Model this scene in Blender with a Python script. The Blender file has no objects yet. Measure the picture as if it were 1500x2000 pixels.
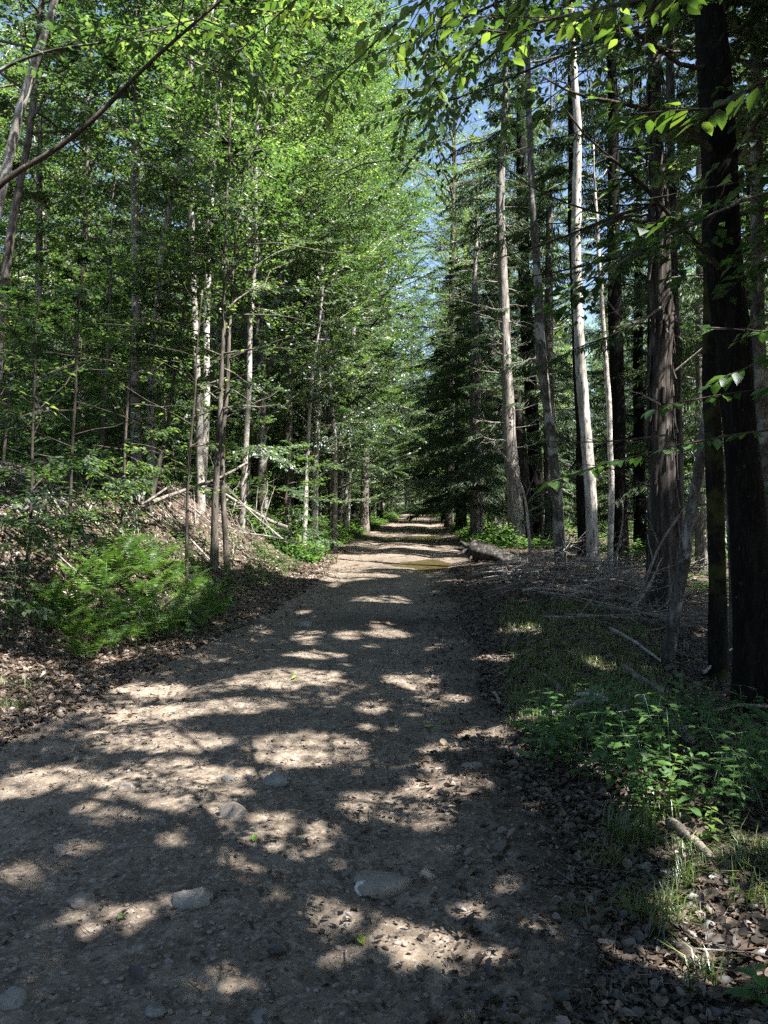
import bpy, math, random
import numpy as np
from mathutils import Vector, Euler

SEED = 11
rng = np.random.default_rng(SEED)
random.seed(SEED)
sc = bpy.context.scene
col = sc.collection
PI = math.pi
UP = np.array([0.0, 0.0, 1.0])

# ------------------------------------------------------------------ camera
CAM = np.array([0.0, 0.0, 1.6])
PITCH = math.atan(25 / 1500.0)            # looks down a touch: the eye level falls on row 975 of 2000
cd = bpy.data.cameras.new("camera")
cam = bpy.data.objects.new("camera", cd)
col.objects.link(cam)
cam.location = CAM
cam.rotation_euler = (PI / 2 - PITCH, 0, 0)
cd.sensor_fit = 'VERTICAL'
cd.sensor_height = 36
cd.lens = 27.0
cd.clip_start = 0.05
cd.clip_end = 1500
sc.camera = cam


def ray(px, py):
    a = (px - 750) / 1500.0
    b = (1000 - py) / 1500.0
    c, s = math.cos(PITCH), math.sin(PITCH)
    v = np.array([a, c + b * s, -s + b * c])
    return v


def at(px, py, d):
    v = ray(px, py)
    return CAM + v * (d / v[1])


# ------------------------------------------------------------------ noise
def _h(ix, iy, s):
    n = (ix * 374761393 + iy * 668265263 + s * 974634777) & 0xFFFFFFFF
    n = ((n ^ (n >> 13)) * 1274126177) & 0xFFFFFFFF
    n = n ^ (n >> 16)
    return (n & 0xFFFF) / 65535.0


def vnoise(x, y, s=0):
    x = np.asarray(x, dtype=np.float64)
    y = np.asarray(y, dtype=np.float64)
    fx, fy = np.floor(x), np.floor(y)
    ix, iy = fx.astype(np.int64), fy.astype(np.int64)
    u, v = x - fx, y - fy
    u = u * u * (3 - 2 * u)
    v = v * v * (3 - 2 * v)
    a, b = _h(ix, iy, s), _h(ix + 1, iy, s)
    c, d = _h(ix, iy + 1, s), _h(ix + 1, iy + 1, s)
    return (a + (b - a) * u) * (1 - v) + (c + (d - c) * u) * v


def fbm(x, y, s=0, o=4):
    r, a, t = 0.0, 0.5, 0.0
    for i in range(o):
        r = r + a * (vnoise(np.asarray(x) * 2 ** i, np.asarray(y) * 2 ** i, s + i * 7) - 0.5)
        a *= 0.5
    return r


def smooth(t):
    t = np.clip(t, 0, 1)
    return t * t * (3 - 2 * t)


# ------------------------------------------------------------------ terrain
YK = [-12, 2.3, 3.8, 6.4, 8.5, 10.7, 13.7, 19, 23, 30, 37, 60, 72, 82, 92, 105, 125, 160]
LK = [-3.6, -3.4, -3.25, -2.85, -2.5, -2.1, -1.75, -1.72, -1.7, -1.2, -0.9, 0.9, 1.6, 0.6, -2.6, -9, -22, -48]
RK = [0.8, 0.9, 1.05, 1.2, 1.22, 1.3, 1.42, 2.0, 2.7, 3.0, 3.5, 4.3, 4.9, 4.2, 1.4, -5, -18, -44]


def edgeL(y):
    return np.interp(y, YK, LK) + (0.5 * fbm(np.asarray(y) * 1.1, 3.3, 5, 5) + .22 * fbm(np.asarray(y) * 5, 3.3, 15, 4))


def edgeR(y):
    return np.interp(y, YK, RK) + 0.5 * fbm(np.asarray(y) * 1.1, 9.3, 6, 5)


def height(x, y, fine=True):
    x = np.asarray(x, dtype=np.float64)
    y = np.asarray(y, dtype=np.float64)
    L, R = edgeL(y), edgeR(y)
    w = R - L
    u = np.clip((x - L) / w, 0, 1)
    tl = np.maximum(L - x, 0)
    tr = np.maximum(x - R, 0)
    far = np.interp(y, [-10, 2, 6, 9, 20, 27, 38, 60, 130], [0.5, 0.55, 0.62, 1.0, 1.0, 0.55, 0.3, 0.25, 0.3])
    zl = far * (1.9 * smooth(tl / 3.4) + 0.13 * np.maximum(tl - 2.0, 0) - 0.02 * np.maximum(tl - 25, 0))
    zl = zl + 0.30 * fbm(x * 0.35, y * 0.35, 21) * smooth(tl / 1.5)
    dropf = np.interp(y, [0, 10, 16, 22, 40], [1.0, 1.0, 0.5, 0.15, 0.1])
    zr = 0.07 * smooth(tr / 0.5) - dropf * np.minimum(0.15 * np.maximum(tr - 0.7, 0), 1.5)
    zr = zr + 0.25 * fbm(x * 0.4, y * 0.4, 22) * smooth(tr / 1.5)
    inside = (tl == 0) & (tr == 0)
    # worn wheel tracks, low middle, slight crown
    ruts = -0.035 * (np.exp(-((u - 0.24) / 0.10) ** 2) + np.exp(-((u - 0.76) / 0.10) ** 2))
    zroad = 1.3 * ruts + 0.07 * fbm(x * 0.7, y * 0.35, 31) + 0.06 * fbm(x * 1.9, y * 1.3, 32, 3)
    # puddle hollows
    zroad = zroad - 0.10 * np.exp(-((y - 19.6 - 0.5 * fbm(x, 1.2, 3)) / 1.5) ** 2 - ((x - 0.9) / 1.35) ** 2)
    zroad = zroad - 0.10 * np.exp(-((y - 33.5) / 3.0) ** 2 - ((x - 1.4) / 1.7) ** 2)
    # churned mud ridge
    zroad = zroad + 0.07 * np.exp(-((y - 9.9) / 0.55) ** 2) * np.exp(-((x - 0.45) / 0.75) ** 2) * (0.6 + 2.4 * fbm(x * 5, y * 4, 41))
    fade = smooth(np.minimum(u, 1 - u) * w / 0.5)
    z = np.where(inside, zroad * fade, 0.0) + zl + zr
    far_rise = np.interp(y, [50, 96, 130], [0, 0.05, 0.5])
    z = z + far_rise
    if fine:
        off = np.where(inside, 0.4, 1.0)
        z = z + off * 0.05 * fbm(x * 2.3, y * 2.3, 51) + np.where(inside, .7, 1.0) * 0.035 * fbm(x * 7, y * 7, 52, 3)
        z = z + np.where(inside, 0.018, 0.03) * fbm(x * 19, y * 19, 53, 3)
    return z


def hz(x, y):
    return float(height(np.array([x]), np.array([y]))[0])


def hit(px, py, dmax=150):
    v = ray(px, py)
    d = np.exp(np.linspace(math.log(1.2), math.log(dmax), 1500))
    P = CAM[None] + v[None] * (d / v[1])[:, None]
    h = height(P[:, 0], P[:, 1])
    below = np.nonzero(P[:, 2] <= h)[0]
    i = below[0] if len(below) else len(d) - 1
    return P[i, 0], P[i, 1], h[i]


SUN_DIR = nrm0 = np.array([.52, -.34, 1.0])
SUN_DIR = SUN_DIR / np.linalg.norm(SUN_DIR)     # towards the sun: high on the right
# openings in the canopy: where its gaps let the sun reach the ground (view ellipses turned into ground ellipses)
GAPS = []
for gx_, gy_, rx_, ry_ in [(700, 1800, 105, 48), (850, 1840, 200, 56), (600, 1462, 120, 34), (370, 1450, 90, 18), (430, 1512, 60, 14), (250, 1580, 115, 28), (90, 1525, 100, 32),
                           (50, 1715, 90, 34), (200, 1800, 110, 34), (500, 1695, 70, 22), (570, 1745, 55, 26), (450, 1915, 75, 26), (880, 1528, 85, 24), (800, 1330, 55, 13),
                           (560, 1325, 110, 17), (320, 1395, 110, 18), (480, 1380, 90, 15), (300, 1350, 80, 11), (880, 1370, 45, 9), (950, 1432, 55, 9), (740, 1098, 170, 14), (640, 1105, 80, 16),
                           (750, 1170, 60, 7), (660, 1130, 120, 8), (620, 1280, 60, 8), (1390, 1660, 120, 26), (1420, 1790, 150, 85), (1370, 1910, 115, 48), (1050, 1412, 70, 11), (1030, 1462, 45, 9),
                           (1010, 1825, 70, 26), (1290, 1570, 100, 60), (1200, 1500, 60, 24), (1160, 1880, 80, 28), (960, 1290, 45, 7), (50, 1100, 85, 45), (150, 1040, 100, 26), (270, 1090, 75, 22), (330, 1160, 60, 24), (180, 1140, 55, 22), (560, 1075, 90, 22),
                           (500, 1045, 80, 22), (330, 1005, 40, 16), (760, 1240, 50, 6), (1390, 1960, 90, 40), (640, 1620, 40, 12), (160, 1655, 40, 12), (820, 1610, 50, 14), (350, 1640, 40, 12)]:
    p_ = hit(gx_, gy_)
    GAPS.append((p_[0], p_[1], p_[2], rx_ / 1500 * p_[1], max(.08, ry_ / 1500 * p_[1] ** 2 / max(.25, 1.6 - p_[2]))))
gr_ = np.random.default_rng(202)
for q_ in range(190):
    gx_, gy_, s_ = 1500 * gr_.random(), 1130 + 870 * gr_.random(), 7 + 30 * gr_.random() ** 2.5
    if (gx_ > 1000 or 1150 < gy_ < 1420) and gr_.random() < .5:
        continue
    p_ = hit(gx_, gy_)
    GAPS.append((p_[0], p_[1], p_[2], s_ / 1500 * p_[1], s_ * .34 / 1500 * p_[1] ** 2 / max(.25, 1.6 - p_[2])))
for pts_, d_ in [([(976, 400), (982, 560), (988, 700), (993, 800)], hit(1011, 1068)[1]), ([(1124, 420), (1130, 620), (1138, 760), (1148, 890)], hit(1161, 1118)[1]), ([(1165, 480), (1180, 660), (1190, 820), (1192, 900)], hit(1191, 1120)[1]),
                 ([(1046, 480), (1058, 680), (1075, 820), (1082, 900)], hit(1097, 1112)[1]), ([(1285, 380), (1292, 650), (1296, 900)], hit(1296, 1195)[1])]:
    for q_ in range(14):
        f_ = q_ / 13 * (len(pts_) - 1)
        i_ = min(int(f_), len(pts_) - 2)
        a_ = at(*pts_[i_], d_) * (1 - f_ + i_) + at(*pts_[i_ + 1], d_) * (f_ - i_)
        GAPS.append((a_[0] + .1, a_[1], a_[2], .34 + .35 * (pts_[0][0] == 976), .40 + .3 * (pts_[0][0] == 976)))
for a_, r_ in [(at(1300, 230, 2.65), .3), (at(1150, 30, 2.9), .25), (at(980, 90, 3.25), .3), (at(840, 170, 4.0), .3), (at(1130, 900, 3.45), .2), (at(1420, 650, 3.3), .2)]:
    GAPS.append((a_[0], a_[1], a_[2], r_, r_))
for d_ in (25, 31, 38, 46):
    for px_, py_ in [(655, 690), (720, 640), (690, 780), (735, 840), (645, 890), (770, 720)]:
        a_ = at(px_ + 14 * (d_ % 3), py_ - 10 * (d_ % 2), d_)
        GAPS.append((a_[0], a_[1], a_[2], .028 * d_, .04 * d_))
GAPS = np.array(GAPS)
OPEN = None


def in_gap(P):
    r = np.zeros(len(P), bool)
    for x, y, z, rx, ry in GAPS:
        rx, ry = rx + .028, ry + .03
        t = (P[:, 2] - z) / SUN_DIR[2]
        qx, qy = P[:, 0] - SUN_DIR[0] * t - x, P[:, 1] - SUN_DIR[1] * t - y
        r |= ((qx / rx) ** 2 + (qy / ry) ** 2 < 1) & (P[:, 2] > z + 1.2)
    return r


# ------------------------------------------------------------------ mesh builder
class MB:
    def __init__(s):
        s.v, s.q, s.t, s.qm, s.tm, s.tint, s.n = [], [], [], [], [], [], 0

    def add(s, V, Q=None, T=None, mat=0, tint=0.5):
        V = np.asarray(V, dtype=np.float64).reshape(-1, 3)
        s.v.append(V)
        tn = np.full(len(V), tint) if np.isscalar(tint) else np.asarray(tint)
        s.tint.append(tn)
        if Q is not None and len(Q):
            Q = np.asarray(Q, dtype=np.int64) + s.n
            s.q.append(Q)
            s.qm.append(np.full(len(Q), mat) if np.isscalar(mat) else mat)
        if T is not None and len(T):
            T = np.asarray(T, dtype=np.int64) + s.n
            s.t.append(T)
            s.tm.append(np.full(len(T), mat))
        s.n += len(V)

    def mesh(s, name, mats, smooth_shade=True):
        me = bpy.data.meshes.new(name)
        V = np.concatenate(s.v)
        Q = np.concatenate(s.q) if s.q else np.zeros((0, 4), np.int64)
        T = np.concatenate(s.t) if s.t else np.zeros((0, 3), np.int64)
        me.vertices.add(len(V))
        me.vertices.foreach_set("co", V.astype(np.float32).ravel())
        loops = np.concatenate([Q.ravel(), T.ravel()]).astype(np.int32)
        me.loops.add(len(loops))
        me.loops.foreach_set("vertex_index", loops)
        st = np.concatenate([np.arange(len(Q)) * 4, len(Q) * 4 + np.arange(len(T)) * 3]).astype(np.int32)
        me.polygons.add(len(st))
        me.polygons.foreach_set("loop_start", st)
        mi = np.concatenate([np.concatenate(s.qm) if s.qm else np.zeros(0), np.concatenate(s.tm) if s.tm else np.zeros(0)]).astype(np.int32)
        me.polygons.foreach_set("material_index", mi)
        me.polygons.foreach_set("use_smooth", np.full(len(st), smooth_shade))
        a = me.attributes.new("tint", 'FLOAT', 'POINT')
        a.data.foreach_set("value", np.concatenate(s.tint).astype(np.float32))
        for m in (mats if isinstance(mats, (list, tuple)) else [mats]):
            me.materials.append(m)
        me.update(calc_edges=True)
        return me

    def build(s, name, mats, parent=None, loc=(0, 0, 0), smooth_shade=True):
        return link(name, s.mesh(name, mats, smooth_shade), parent, loc)


def link(name, me, parent=None, loc=(0, 0, 0)):
    o = bpy.data.objects.new(name, me)
    col.objects.link(o)
    o.location = loc
    if parent is not None:
        o.parent = parent
    return o


def empty(name, loc=(0, 0, 0), rz=0):
    o = bpy.data.objects.new(name, None)
    o.empty_display_size = 0.2
    col.objects.link(o)
    o.location = loc
    o.rotation_euler = (0, 0, rz)
    return o


def tag(o, label=None, cat=None, group=None, kind=None):
    if label:
        o["label"] = label
    if cat:
        o["category"] = cat
    if group:
        o["group"] = group
    if kind:
        o["kind"] = kind
    return o


def dup(root, loc, rz=0.0, sc_=1.0, label=None, group=None, tilt=(0, 0)):
    c = root.copy()
    col.objects.link(c)
    c.location = loc
    c.rotation_euler = (tilt[0], tilt[1], rz)
    c.scale = (sc_, sc_, sc_)
    if label:
        c["label"] = label
    if group:
        c["group"] = group
    for ch in list(root.children):
        k = ch.copy()
        col.objects.link(k)
        k.parent = c
        for g in list(ch.children):
            j = g.copy()
            col.objects.link(j)
            j.parent = k
    return c


def nrm(a):
    a = np.asarray(a, dtype=np.float64)
    return a / np.maximum(np.linalg.norm(a, axis=-1, keepdims=True), 1e-9)


def resample(P, R, n):
    P = np.asarray(P, float)
    R = np.asarray(R, float)
    s = np.concatenate([[0], np.cumsum(np.linalg.norm(np.diff(P, axis=0), axis=1))])
    # smooth (Catmull-like) by interpolating then blurring
    t = np.linspace(0, s[-1], n)
    Q = np.stack([np.interp(t, s, P[:, i]) for i in range(3)], 1)
    for _ in range(max(1, n // 12)):
        Q[1:-1] = 0.25 * Q[:-2] + 0.5 * Q[1:-1] + 0.25 * Q[2:]
    return Q, np.interp(t, s, R)


def tube(mb, P, R, k=6, mat=0, tint=0.5, rough=0.0, rg=None, cap=True, fl=0.0):
    P = np.asarray(P, float)
    R = np.asarray(R, float)
    n = len(P)
    D = np.zeros_like(P)
    D[1:-1] = P[2:] - P[:-2]
    D[0] = P[1] - P[0]
    D[-1] = P[-1] - P[-2]
    D = nrm(D)
    ref = np.array([1.0, 0, 0]) if abs(D[:, 0]).mean() < 0.7 else np.array([0, 1.0, 0])
    A = nrm(np.cross(D, ref))
    B = np.cross(D, A)
    ang = np.arange(k) * 2 * PI / k
    rr = np.repeat(R[:, None], k, 1)
    if rough:
        g = rg or rng
        o1, o2 = g.random() * 50, g.random() * 50
        s = np.concatenate([[0], np.cumsum(np.linalg.norm(np.diff(P, axis=0), axis=1))])
        ca, sa = np.cos(ang)[None], np.sin(ang)[None]
        nz = fbm(o1 + 1.6 * ca + 0 * s[:, None], o2 + 1.6 * sa + s[:, None] * 0.9, 61, 4) + 0.5 * fbm(o1 + 1.2 * ca + s[:, None] * 3.1, o2 + 1.2 * sa, 62, 3)
        rr = rr * (1 + rough * nz * 2)
    if fl:   # root flare in lobes
        s = np.concatenate([[0], np.cumsum(np.linalg.norm(np.diff(P, axis=0), axis=1))])
        ph = (rg or rng).random() * 6
        rr = rr * (1 + fl * np.exp(-s / 0.25)[:, None] * (0.6 + 0.4 * np.cos(ang * 4 + ph)[None]))
    V = P[:, None, :] + A[:, None, :] * (np.cos(ang)[None, :, None] * rr[:, :, None]) + B[:, None, :] * (np.sin(ang)[None, :, None] * rr[:, :, None])
    i = np.arange(n - 1)[:, None] * k
    j = np.arange(k)[None]
    j2 = (j + 1) % k
    Q = np.stack([i + j, i + j2, i + k + j2, i + k + j], -1).reshape(-1, 4)
    V = V.reshape(-1, 3)
    T = None
    if cap:
        V = np.concatenate([V, P[-1:] + D[-1:] * R[-1] * 0.3, P[:1]])
        c1, c0 = n * k, n * k + 1
        jj = np.arange(k)
        T = np.concatenate([np.stack([(n - 1) * k + jj, (n - 1) * k + (jj + 1) % k, np.full(k, c1)], 1),
                            np.stack([(jj + 1) % k, jj, np.full(k, c0)], 1)])
    mb.add(V, Q, T, mat, tint)


def twigs(mb, A, B, r, mat=0):
    """many straight three-sided twigs at once"""
    A = np.asarray(A)
    B = np.asarray(B)
    if OPEN is not None and len(A) > 8:
        kp = ~(in_gap((A + B) / 2 + OPEN[0]) & (rng.random(len(A)) < OPEN[1]))
        A, B = A[kp], B[kp]
    n = len(A)
    D = nrm(B - A)
    S = nrm(np.cross(D, UP[None] + 0.01 * D[:, [1, 0, 2]]))
    N = np.cross(S, D)
    V = []
    for q, rad in ((A, r), (B, r * 0.35)):
        for k in range(3):
            a = k * 2 * PI / 3
            V.append(q + S * math.cos(a) * rad + N * math.sin(a) * rad)
    V = np.stack(V, 1)                                      # n,6,3
    base = np.arange(n)[:, None] * 6
    Q = np.concatenate([base + np.array([[k, (k + 1) % 3, 3 + (k + 1) % 3, 3 + k]]) for k in range(3)])
    mb.add(V.reshape(-1, 3), Q, None, mat)


def leaves(mb, P, D, N, Ln, Wd, tint, mat=1, lod=0, fold=0.12, droop=0.15):
    P, D, N = np.asarray(P), nrm(D), np.asarray(N)
    if OPEN is not None:
        kp = ~(in_gap(P + OPEN[0]) & (rng.random(len(P)) < OPEN[1]))
        n0 = len(P)
        P, D, N = P[kp], D[kp], np.broadcast_to(N, (n0, 3))[kp]
        Ln, Wd, tint = np.broadcast_to(Ln, (n0,))[kp], np.broadcast_to(Wd, (n0,))[kp], np.asarray(tint)[kp]
    N = nrm(N - D * (N * D).sum(-1, keepdims=True))
    S = np.cross(D, N)
    n = len(P)
    Ln = np.broadcast_to(Ln, (n,))[:, None]
    Wd = np.broadcast_to(Wd, (n,))[:, None]
    b = np.arange(n)[:, None]
    if lod == 0:
        V = np.stack([P, P + D * Ln * .45 + S * Wd * .5 + N * Wd * fold, P + D * Ln - N * Ln * droop, P + D * Ln * .45 - S * Wd * .5 + N * Wd * fold], 1)
        Q = b * 4 + np.array([[0, 3, 2, 1]])
        mb.add(V.reshape(-1, 3), Q, None, mat, np.repeat(tint, 4))
    else:
        pr = [(0, 0), (.18, .30), (.42, .5), (.72, .33), (1, 0)]
        V = []
        for t, w in pr:
            V.append(P + D * Ln * t - N * Ln * droop * t * t)
        for sgn in (1, -1):
            for t, w in pr[1:4]:
                V.append(P + D * Ln * t - N * Ln * droop * t * t + S * Wd * w * sgn + N * Wd * fold * (w / .5))
        V = np.stack(V, 1)     # 0..4 midrib, 5-7 left, 8-10 right
        Q = np.concatenate([b * 11 + np.array([q]) for q in ([1, 2, 6, 5], [2, 3, 7, 6], [2, 1, 8, 9], [3, 2, 9, 10])])
        T = np.concatenate([b * 11 + np.array([q]) for q in ([0, 1, 5], [3, 4, 7], [1, 0, 8], [4, 3, 10])])
        mb.add(V.reshape(-1, 3), Q, T, mat, np.repeat(tint, 11))


LOBES = [(-160, .34), (-118, .62), (-88, .42), (-52, .92), (-28, .52), (0, 1.1), (28, .52), (52, .92), (88, .42), (118, .62), (160, .34)]


def maple_leaves(mb, P, D, N, Ln, tint, mat=1):
    P, D, N = np.asarray(P), nrm(D), np.asarray(N)
    N = nrm(N - D * (N * D).sum(-1, keepdims=True))
    S = np.cross(D, N)
    n = len(P)
    Ln = np.broadcast_to(Ln, (n,))[:, None]
    V = [P + D * Ln * .4]
    for a, r in LOBES:
        a = math.radians(a)
        V.append(P + D * Ln * (.4 + .58 * r * math.cos(a)) + S * Ln * .62 * r * math.sin(a) - N * Ln * .10 * r * r)
    V = np.stack(V, 1)
    m = len(LOBES)
    b = np.arange(n)[:, None]
    T = np.concatenate([b * (m + 1) + np.array([[0, 1 + k, 1 + (k + 1) % m]]) for k in range(m)])
    mb.add(V.reshape(-1, 3), None, T, mat, np.repeat(tint, m + 1))


# ------------------------------------------------------------------ materials
def mat_new(name):
    m = bpy.data.materials.new(name)
    m.use_nodes = True
    nt = m.node_tree
    nt.nodes.clear()
    out = nt.nodes.new("ShaderNodeOutputMaterial")
    return m, nt, out


def N_(nt, typ, **kw):
    n = nt.nodes.new(typ)
    for k, v in kw.items():
        setattr(n, k, v)
    return n


def ramp(nt, stops, fac=None, interp='LINEAR'):
    r = nt.nodes.new("ShaderNodeValToRGB")
    cr = r.color_ramp
    cr.interpolation = interp
    while len(cr.elements) > 1:
        cr.elements.remove(cr.elements[-1])
    cr.elements[0].position = stops[0][0]
    cr.elements[0].color = (*stops[0][1], 1)
    for p, c in stops[1:]:
        e = cr.elements.new(p)
        e.color = (*c, 1)
    if fac is not None:
        nt.links.new(fac, r.inputs[0])
    return r


def mixc(nt, a, b, fac, mode='MIX'):
    m = nt.nodes.new("ShaderNodeMix")
    m.data_type = 'RGBA'
    m.blend_type = mode
    for sock, v in ((m.inputs[0], fac), (m.inputs[6], a), (m.inputs[7], b)):
        if isinstance(v, (int, float)):
            sock.default_value = v
        elif isinstance(v, tuple):
            sock.default_value = (*v, 1)
        else:
            nt.links.new(v, sock)
    return m.outputs[2]


def noise(nt, vec, scale, detail=4, rough=.6, dist=0.0):
    n = nt.nodes.new("ShaderNodeTexNoise")
    n.inputs['Scale'].default_value = scale
    n.inputs['Detail'].default_value = detail
    n.inputs['Roughness'].default_value = rough
    n.inputs['Distortion'].default_value = dist
    if vec is not None:
        nt.links.new(vec, n.inputs['Vector'])
    return n


def mapping(nt, vec, scale):
    m = nt.nodes.new("ShaderNodeMapping")
    m.inputs['Scale'].default_value = scale
    nt.links.new(vec, m.inputs['Vector'])
    return m.outputs[0]


def leaf_mat(name, stops, trans, tmix=.45, gloss=.07, rough=.5):
    m, nt, out = mat_new(name)
    at_ = N_(nt, "ShaderNodeAttribute", attribute_name="tint")
    oi = N_(nt, "ShaderNodeObjectInfo")
    ad = N_(nt, "ShaderNodeMath", operation='MULTIPLY_ADD')
    nt.links.new(oi.outputs['Random'], ad.inputs[0])
    ad.inputs[1].default_value = .4
    nt.links.new(at_.outputs['Fac'], ad.inputs[2])
    sb = N_(nt, "ShaderNodeMath", operation='SUBTRACT')
    nt.links.new(ad.outputs[0], sb.inputs[0])
    sb.inputs[1].default_value = .2
    r = ramp(nt, stops, sb.outputs[0])
    rt = ramp(nt, trans, sb.outputs[0])
    d = N_(nt, "ShaderNodeBsdfDiffuse")
    t = N_(nt, "ShaderNodeBsdfTranslucent")
    g = N_(nt, "ShaderNodeBsdfGlossy")
    g.inputs['Roughness'].default_value = rough
    g.inputs['Color'].default_value = (.9, .95, 1, 1)
    nt.links.new(r.outputs[0], d.inputs[0])
    nt.links.new(rt.outputs[0], t.inputs[0])
    m1 = N_(nt, "ShaderNodeMixShader")
    m1.inputs[0].default_value = tmix
    nt.links.new(d.outputs[0], m1.inputs[1])
    nt.links.new(t.outputs[0], m1.inputs[2])
    m2 = N_(nt, "ShaderNodeMixShader")
    m2.inputs[0].default_value = gloss
    nt.links.new(m1.outputs[0], m2.inputs[1])
    nt.links.new(g.outputs[0], m2.inputs[2])
    nt.links.new(m2.outputs[0], out.inputs[0])
    return m


def bark_mat(name, dark, mid, light, patch=None, scale=9, stretch=.22, bump=.6, moss=0.0, rough=.9, speck=None):
    m, nt, out = mat_new(name)
    tc = N_(nt, "ShaderNodeTexCoord")
    v = mapping(nt, tc.outputs['Object'], (1, 1, stretch))
    n1 = noise(nt, v, scale, 6, .65, .4)
    n2 = noise(nt, v, scale * 4.5, 4, .6)
    c = ramp(nt, [(.32, dark), (.5, mid), (.68, light)], n1.outputs['Fac']).outputs[0]
    c = mixc(nt, c, (0.02, 0.017, 0.015), ramp(nt, [(.34, (1, 1, 1)), (.46, (0, 0, 0))], n2.outputs['Fac']).outputs[0])
    oi = N_(nt, "ShaderNodeObjectInfo")
    va = N_(nt, "ShaderNodeMapRange")
    nt.links.new(oi.outputs['Random'], va.inputs[0])
    va.inputs[3].default_value = .65
    va.inputs[4].default_value = 1.25
    hs = N_(nt, "ShaderNodeHueSaturation")
    nt.links.new(va.outputs[0], hs.inputs['Value'])
    nt.links.new(c, hs.inputs['Color'])
    c = hs.outputs[0]
    if patch:       # pale lichen or peeling patches
        n3 = noise(nt, mapping(nt, tc.outputs['Object'], (1, 1, .7)), 3.1, 5, .62, .6)
        c = mixc(nt, c, patch, ramp(nt, [(.52, (0, 0, 0)), (.6, (1, 1, 1))], n3.outputs['Fac']).outputs[0])
    if moss:
        n4 = noise(nt, tc.outputs['Object'], 2.2, 5, .6)
        c = mixc(nt, c, (.035, .038, .012), ramp(nt, [(.62 - moss, (0, 0, 0)), (.72 - moss, (1, 1, 1))], n4.outputs['Fac']).outputs[0])
    if speck:
        vo = noise(nt, tc.outputs['Object'], 11, 4, .7, .5)
        c = mixc(nt, c, speck, ramp(nt, [(.68, (0, 0, 0)), (.72, (1, 1, 1))], vo.outputs['Fac']).outputs[0])
    p = N_(nt, "ShaderNodeBsdfPrincipled")
    p.inputs['Roughness'].default_value = rough
    p.inputs['Specular IOR Level'].default_value = .08
    nt.links.new(c, p.inputs['Base Color'])
    b = N_(nt, "ShaderNodeBump")
    b.inputs['Strength'].default_value = bump
    b.inputs['Distance'].default_value = .02
    ad = N_(nt, "ShaderNodeMath", operation='MULTIPLY_ADD')
    nt.links.new(n2.outputs['Fac'], ad.inputs[0])
    ad.inputs[1].default_value = .5
    nt.links.new(n1.outputs['Fac'], ad.inputs[2])
    nt.links.new(ad.outputs[0], b.inputs['Height'])
    nt.links.new(b.outputs[0], p.inputs['Normal'])
    nt.links.new(p.outputs[0], out.inputs[0])
    return m


M = {}
M['leaf'] = leaf_mat("leaf_green", [(0, (.015, .036, .014)), (.5, (.034, .070, .025)), (1, (.09, .14, .045))],
                     [(0, (.035, .09, .014)), (.5, (.115, .225, .038)), (1, (.36, .46, .09))], .5)
M['leaf_deep'] = leaf_mat("leaf_deep_green", [(0, (.018, .045, .014)), (.5, (.035, .075, .022)), (1, (.07, .12, .03))],
                          [(0, (.05, .12, .016)), (.5, (.13, .25, .028)), (1, (.30, .43, .05))])
M['needle'] = leaf_mat("needle_green", [(0, (.016, .034, .016)), (.5, (.034, .064, .027)), (1, (.085, .125, .045))],
                       [(0, (.02, .045, .012)), (.5, (.05, .10, .025)), (1, (.13, .2, .04))], .35, .025, .5)
M['fern'] = leaf_mat("fern_green", [(0, (.03, .066, .015)), (.5, (.06, .115, .022)), (1, (.13, .19, .04))],
                     [(0, (.06, .16, .02)), (.5, (.13, .28, .03)), (1, (.26, .40, .05))], .42, .018, .5)
M['herb'] = leaf_mat("herb_green", [(0, (.03, .075, .022)), (.5, (.06, .13, .035)), (1, (.11, .19, .04))],
                     [(0, (.04, .12, .02)), (.5, (.10, .22, .03)), (1, (.24, .38, .05))], .4, .06, .4)
M['grass'] = leaf_mat("grass_green", [(0, (.06, .10, .022)), (.6, (.11, .165, .035)), (1, (.28, .25, .11))],
                      [(0, (.08, .15, .02)), (.6, (.14, .22, .03)), (1, (.3, .27, .1))], .35, .05, .4)
M['dead'] = leaf_mat("dead_leaf_brown", [(0, (.03, .022, .017)), (.4, (.075, .053, .039)), (.75, (.16, .118, .088)), (1, (.36, .28, .215))],
                     [(0, (.05, .03, .02)), (.5, (.14, .08, .04)), (1, (.3, .2, .1))], .15, .05, .5)
M['fallen_green'] = leaf_mat("fallen_leaf_green", [(0, (.08, .20, .03)), (1, (.34, .40, .06))], [(0, (.1, .2, .03)), (1, (.3, .35, .05))], .3, .05)

M['bark'] = bark_mat("bark_grey_brown", (.05, .043, .036), (.13, .115, .10), (.24, .22, .195))
M['pale'] = bark_mat("bark_pale_grey", (.16, .145, .13), (.30, .28, .255), (.46, .44, .41), scale=7, bump=.5)
M['birch'] = bark_mat("bark_mottled_birch", (.10, .09, .08), (.26, .24, .215), (.42, .40, .37), patch=(.50, .48, .45), scale=8, stretch=.8, bump=.4)
M['mottle'] = bark_mat("bark_mottled_lichen", (.035, .032, .028), (.085, .078, .068), (.16, .15, .135), patch=(.25, .25, .23), scale=8, stretch=.5, bump=.6)
M['hemlock'] = bark_mat("bark_hemlock", (.07, .062, .056), (.16, .145, .132), (.31, .288, .265), scale=12, stretch=.15, bump=.9)
M['dark'] = bark_mat("bark_dark_with_shade", (.003, .003, .003), (.0065, .006, .0055), (.014, .013, .012), scale=13, stretch=.2, bump=.9, speck=(.07, .07, .065))  # blacker than real bark: the shade on these trunks is put into the colour
M['darkmoss'] = bark_mat("bark_mossy_with_shade", (.004, .004, .0035), (.008, .0075, .0065), (.016, .0145, .0125), scale=13, stretch=.2, bump=.9, moss=.12)  # mossy bark, its black tones likewise carry the trunk's shade as colour
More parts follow.
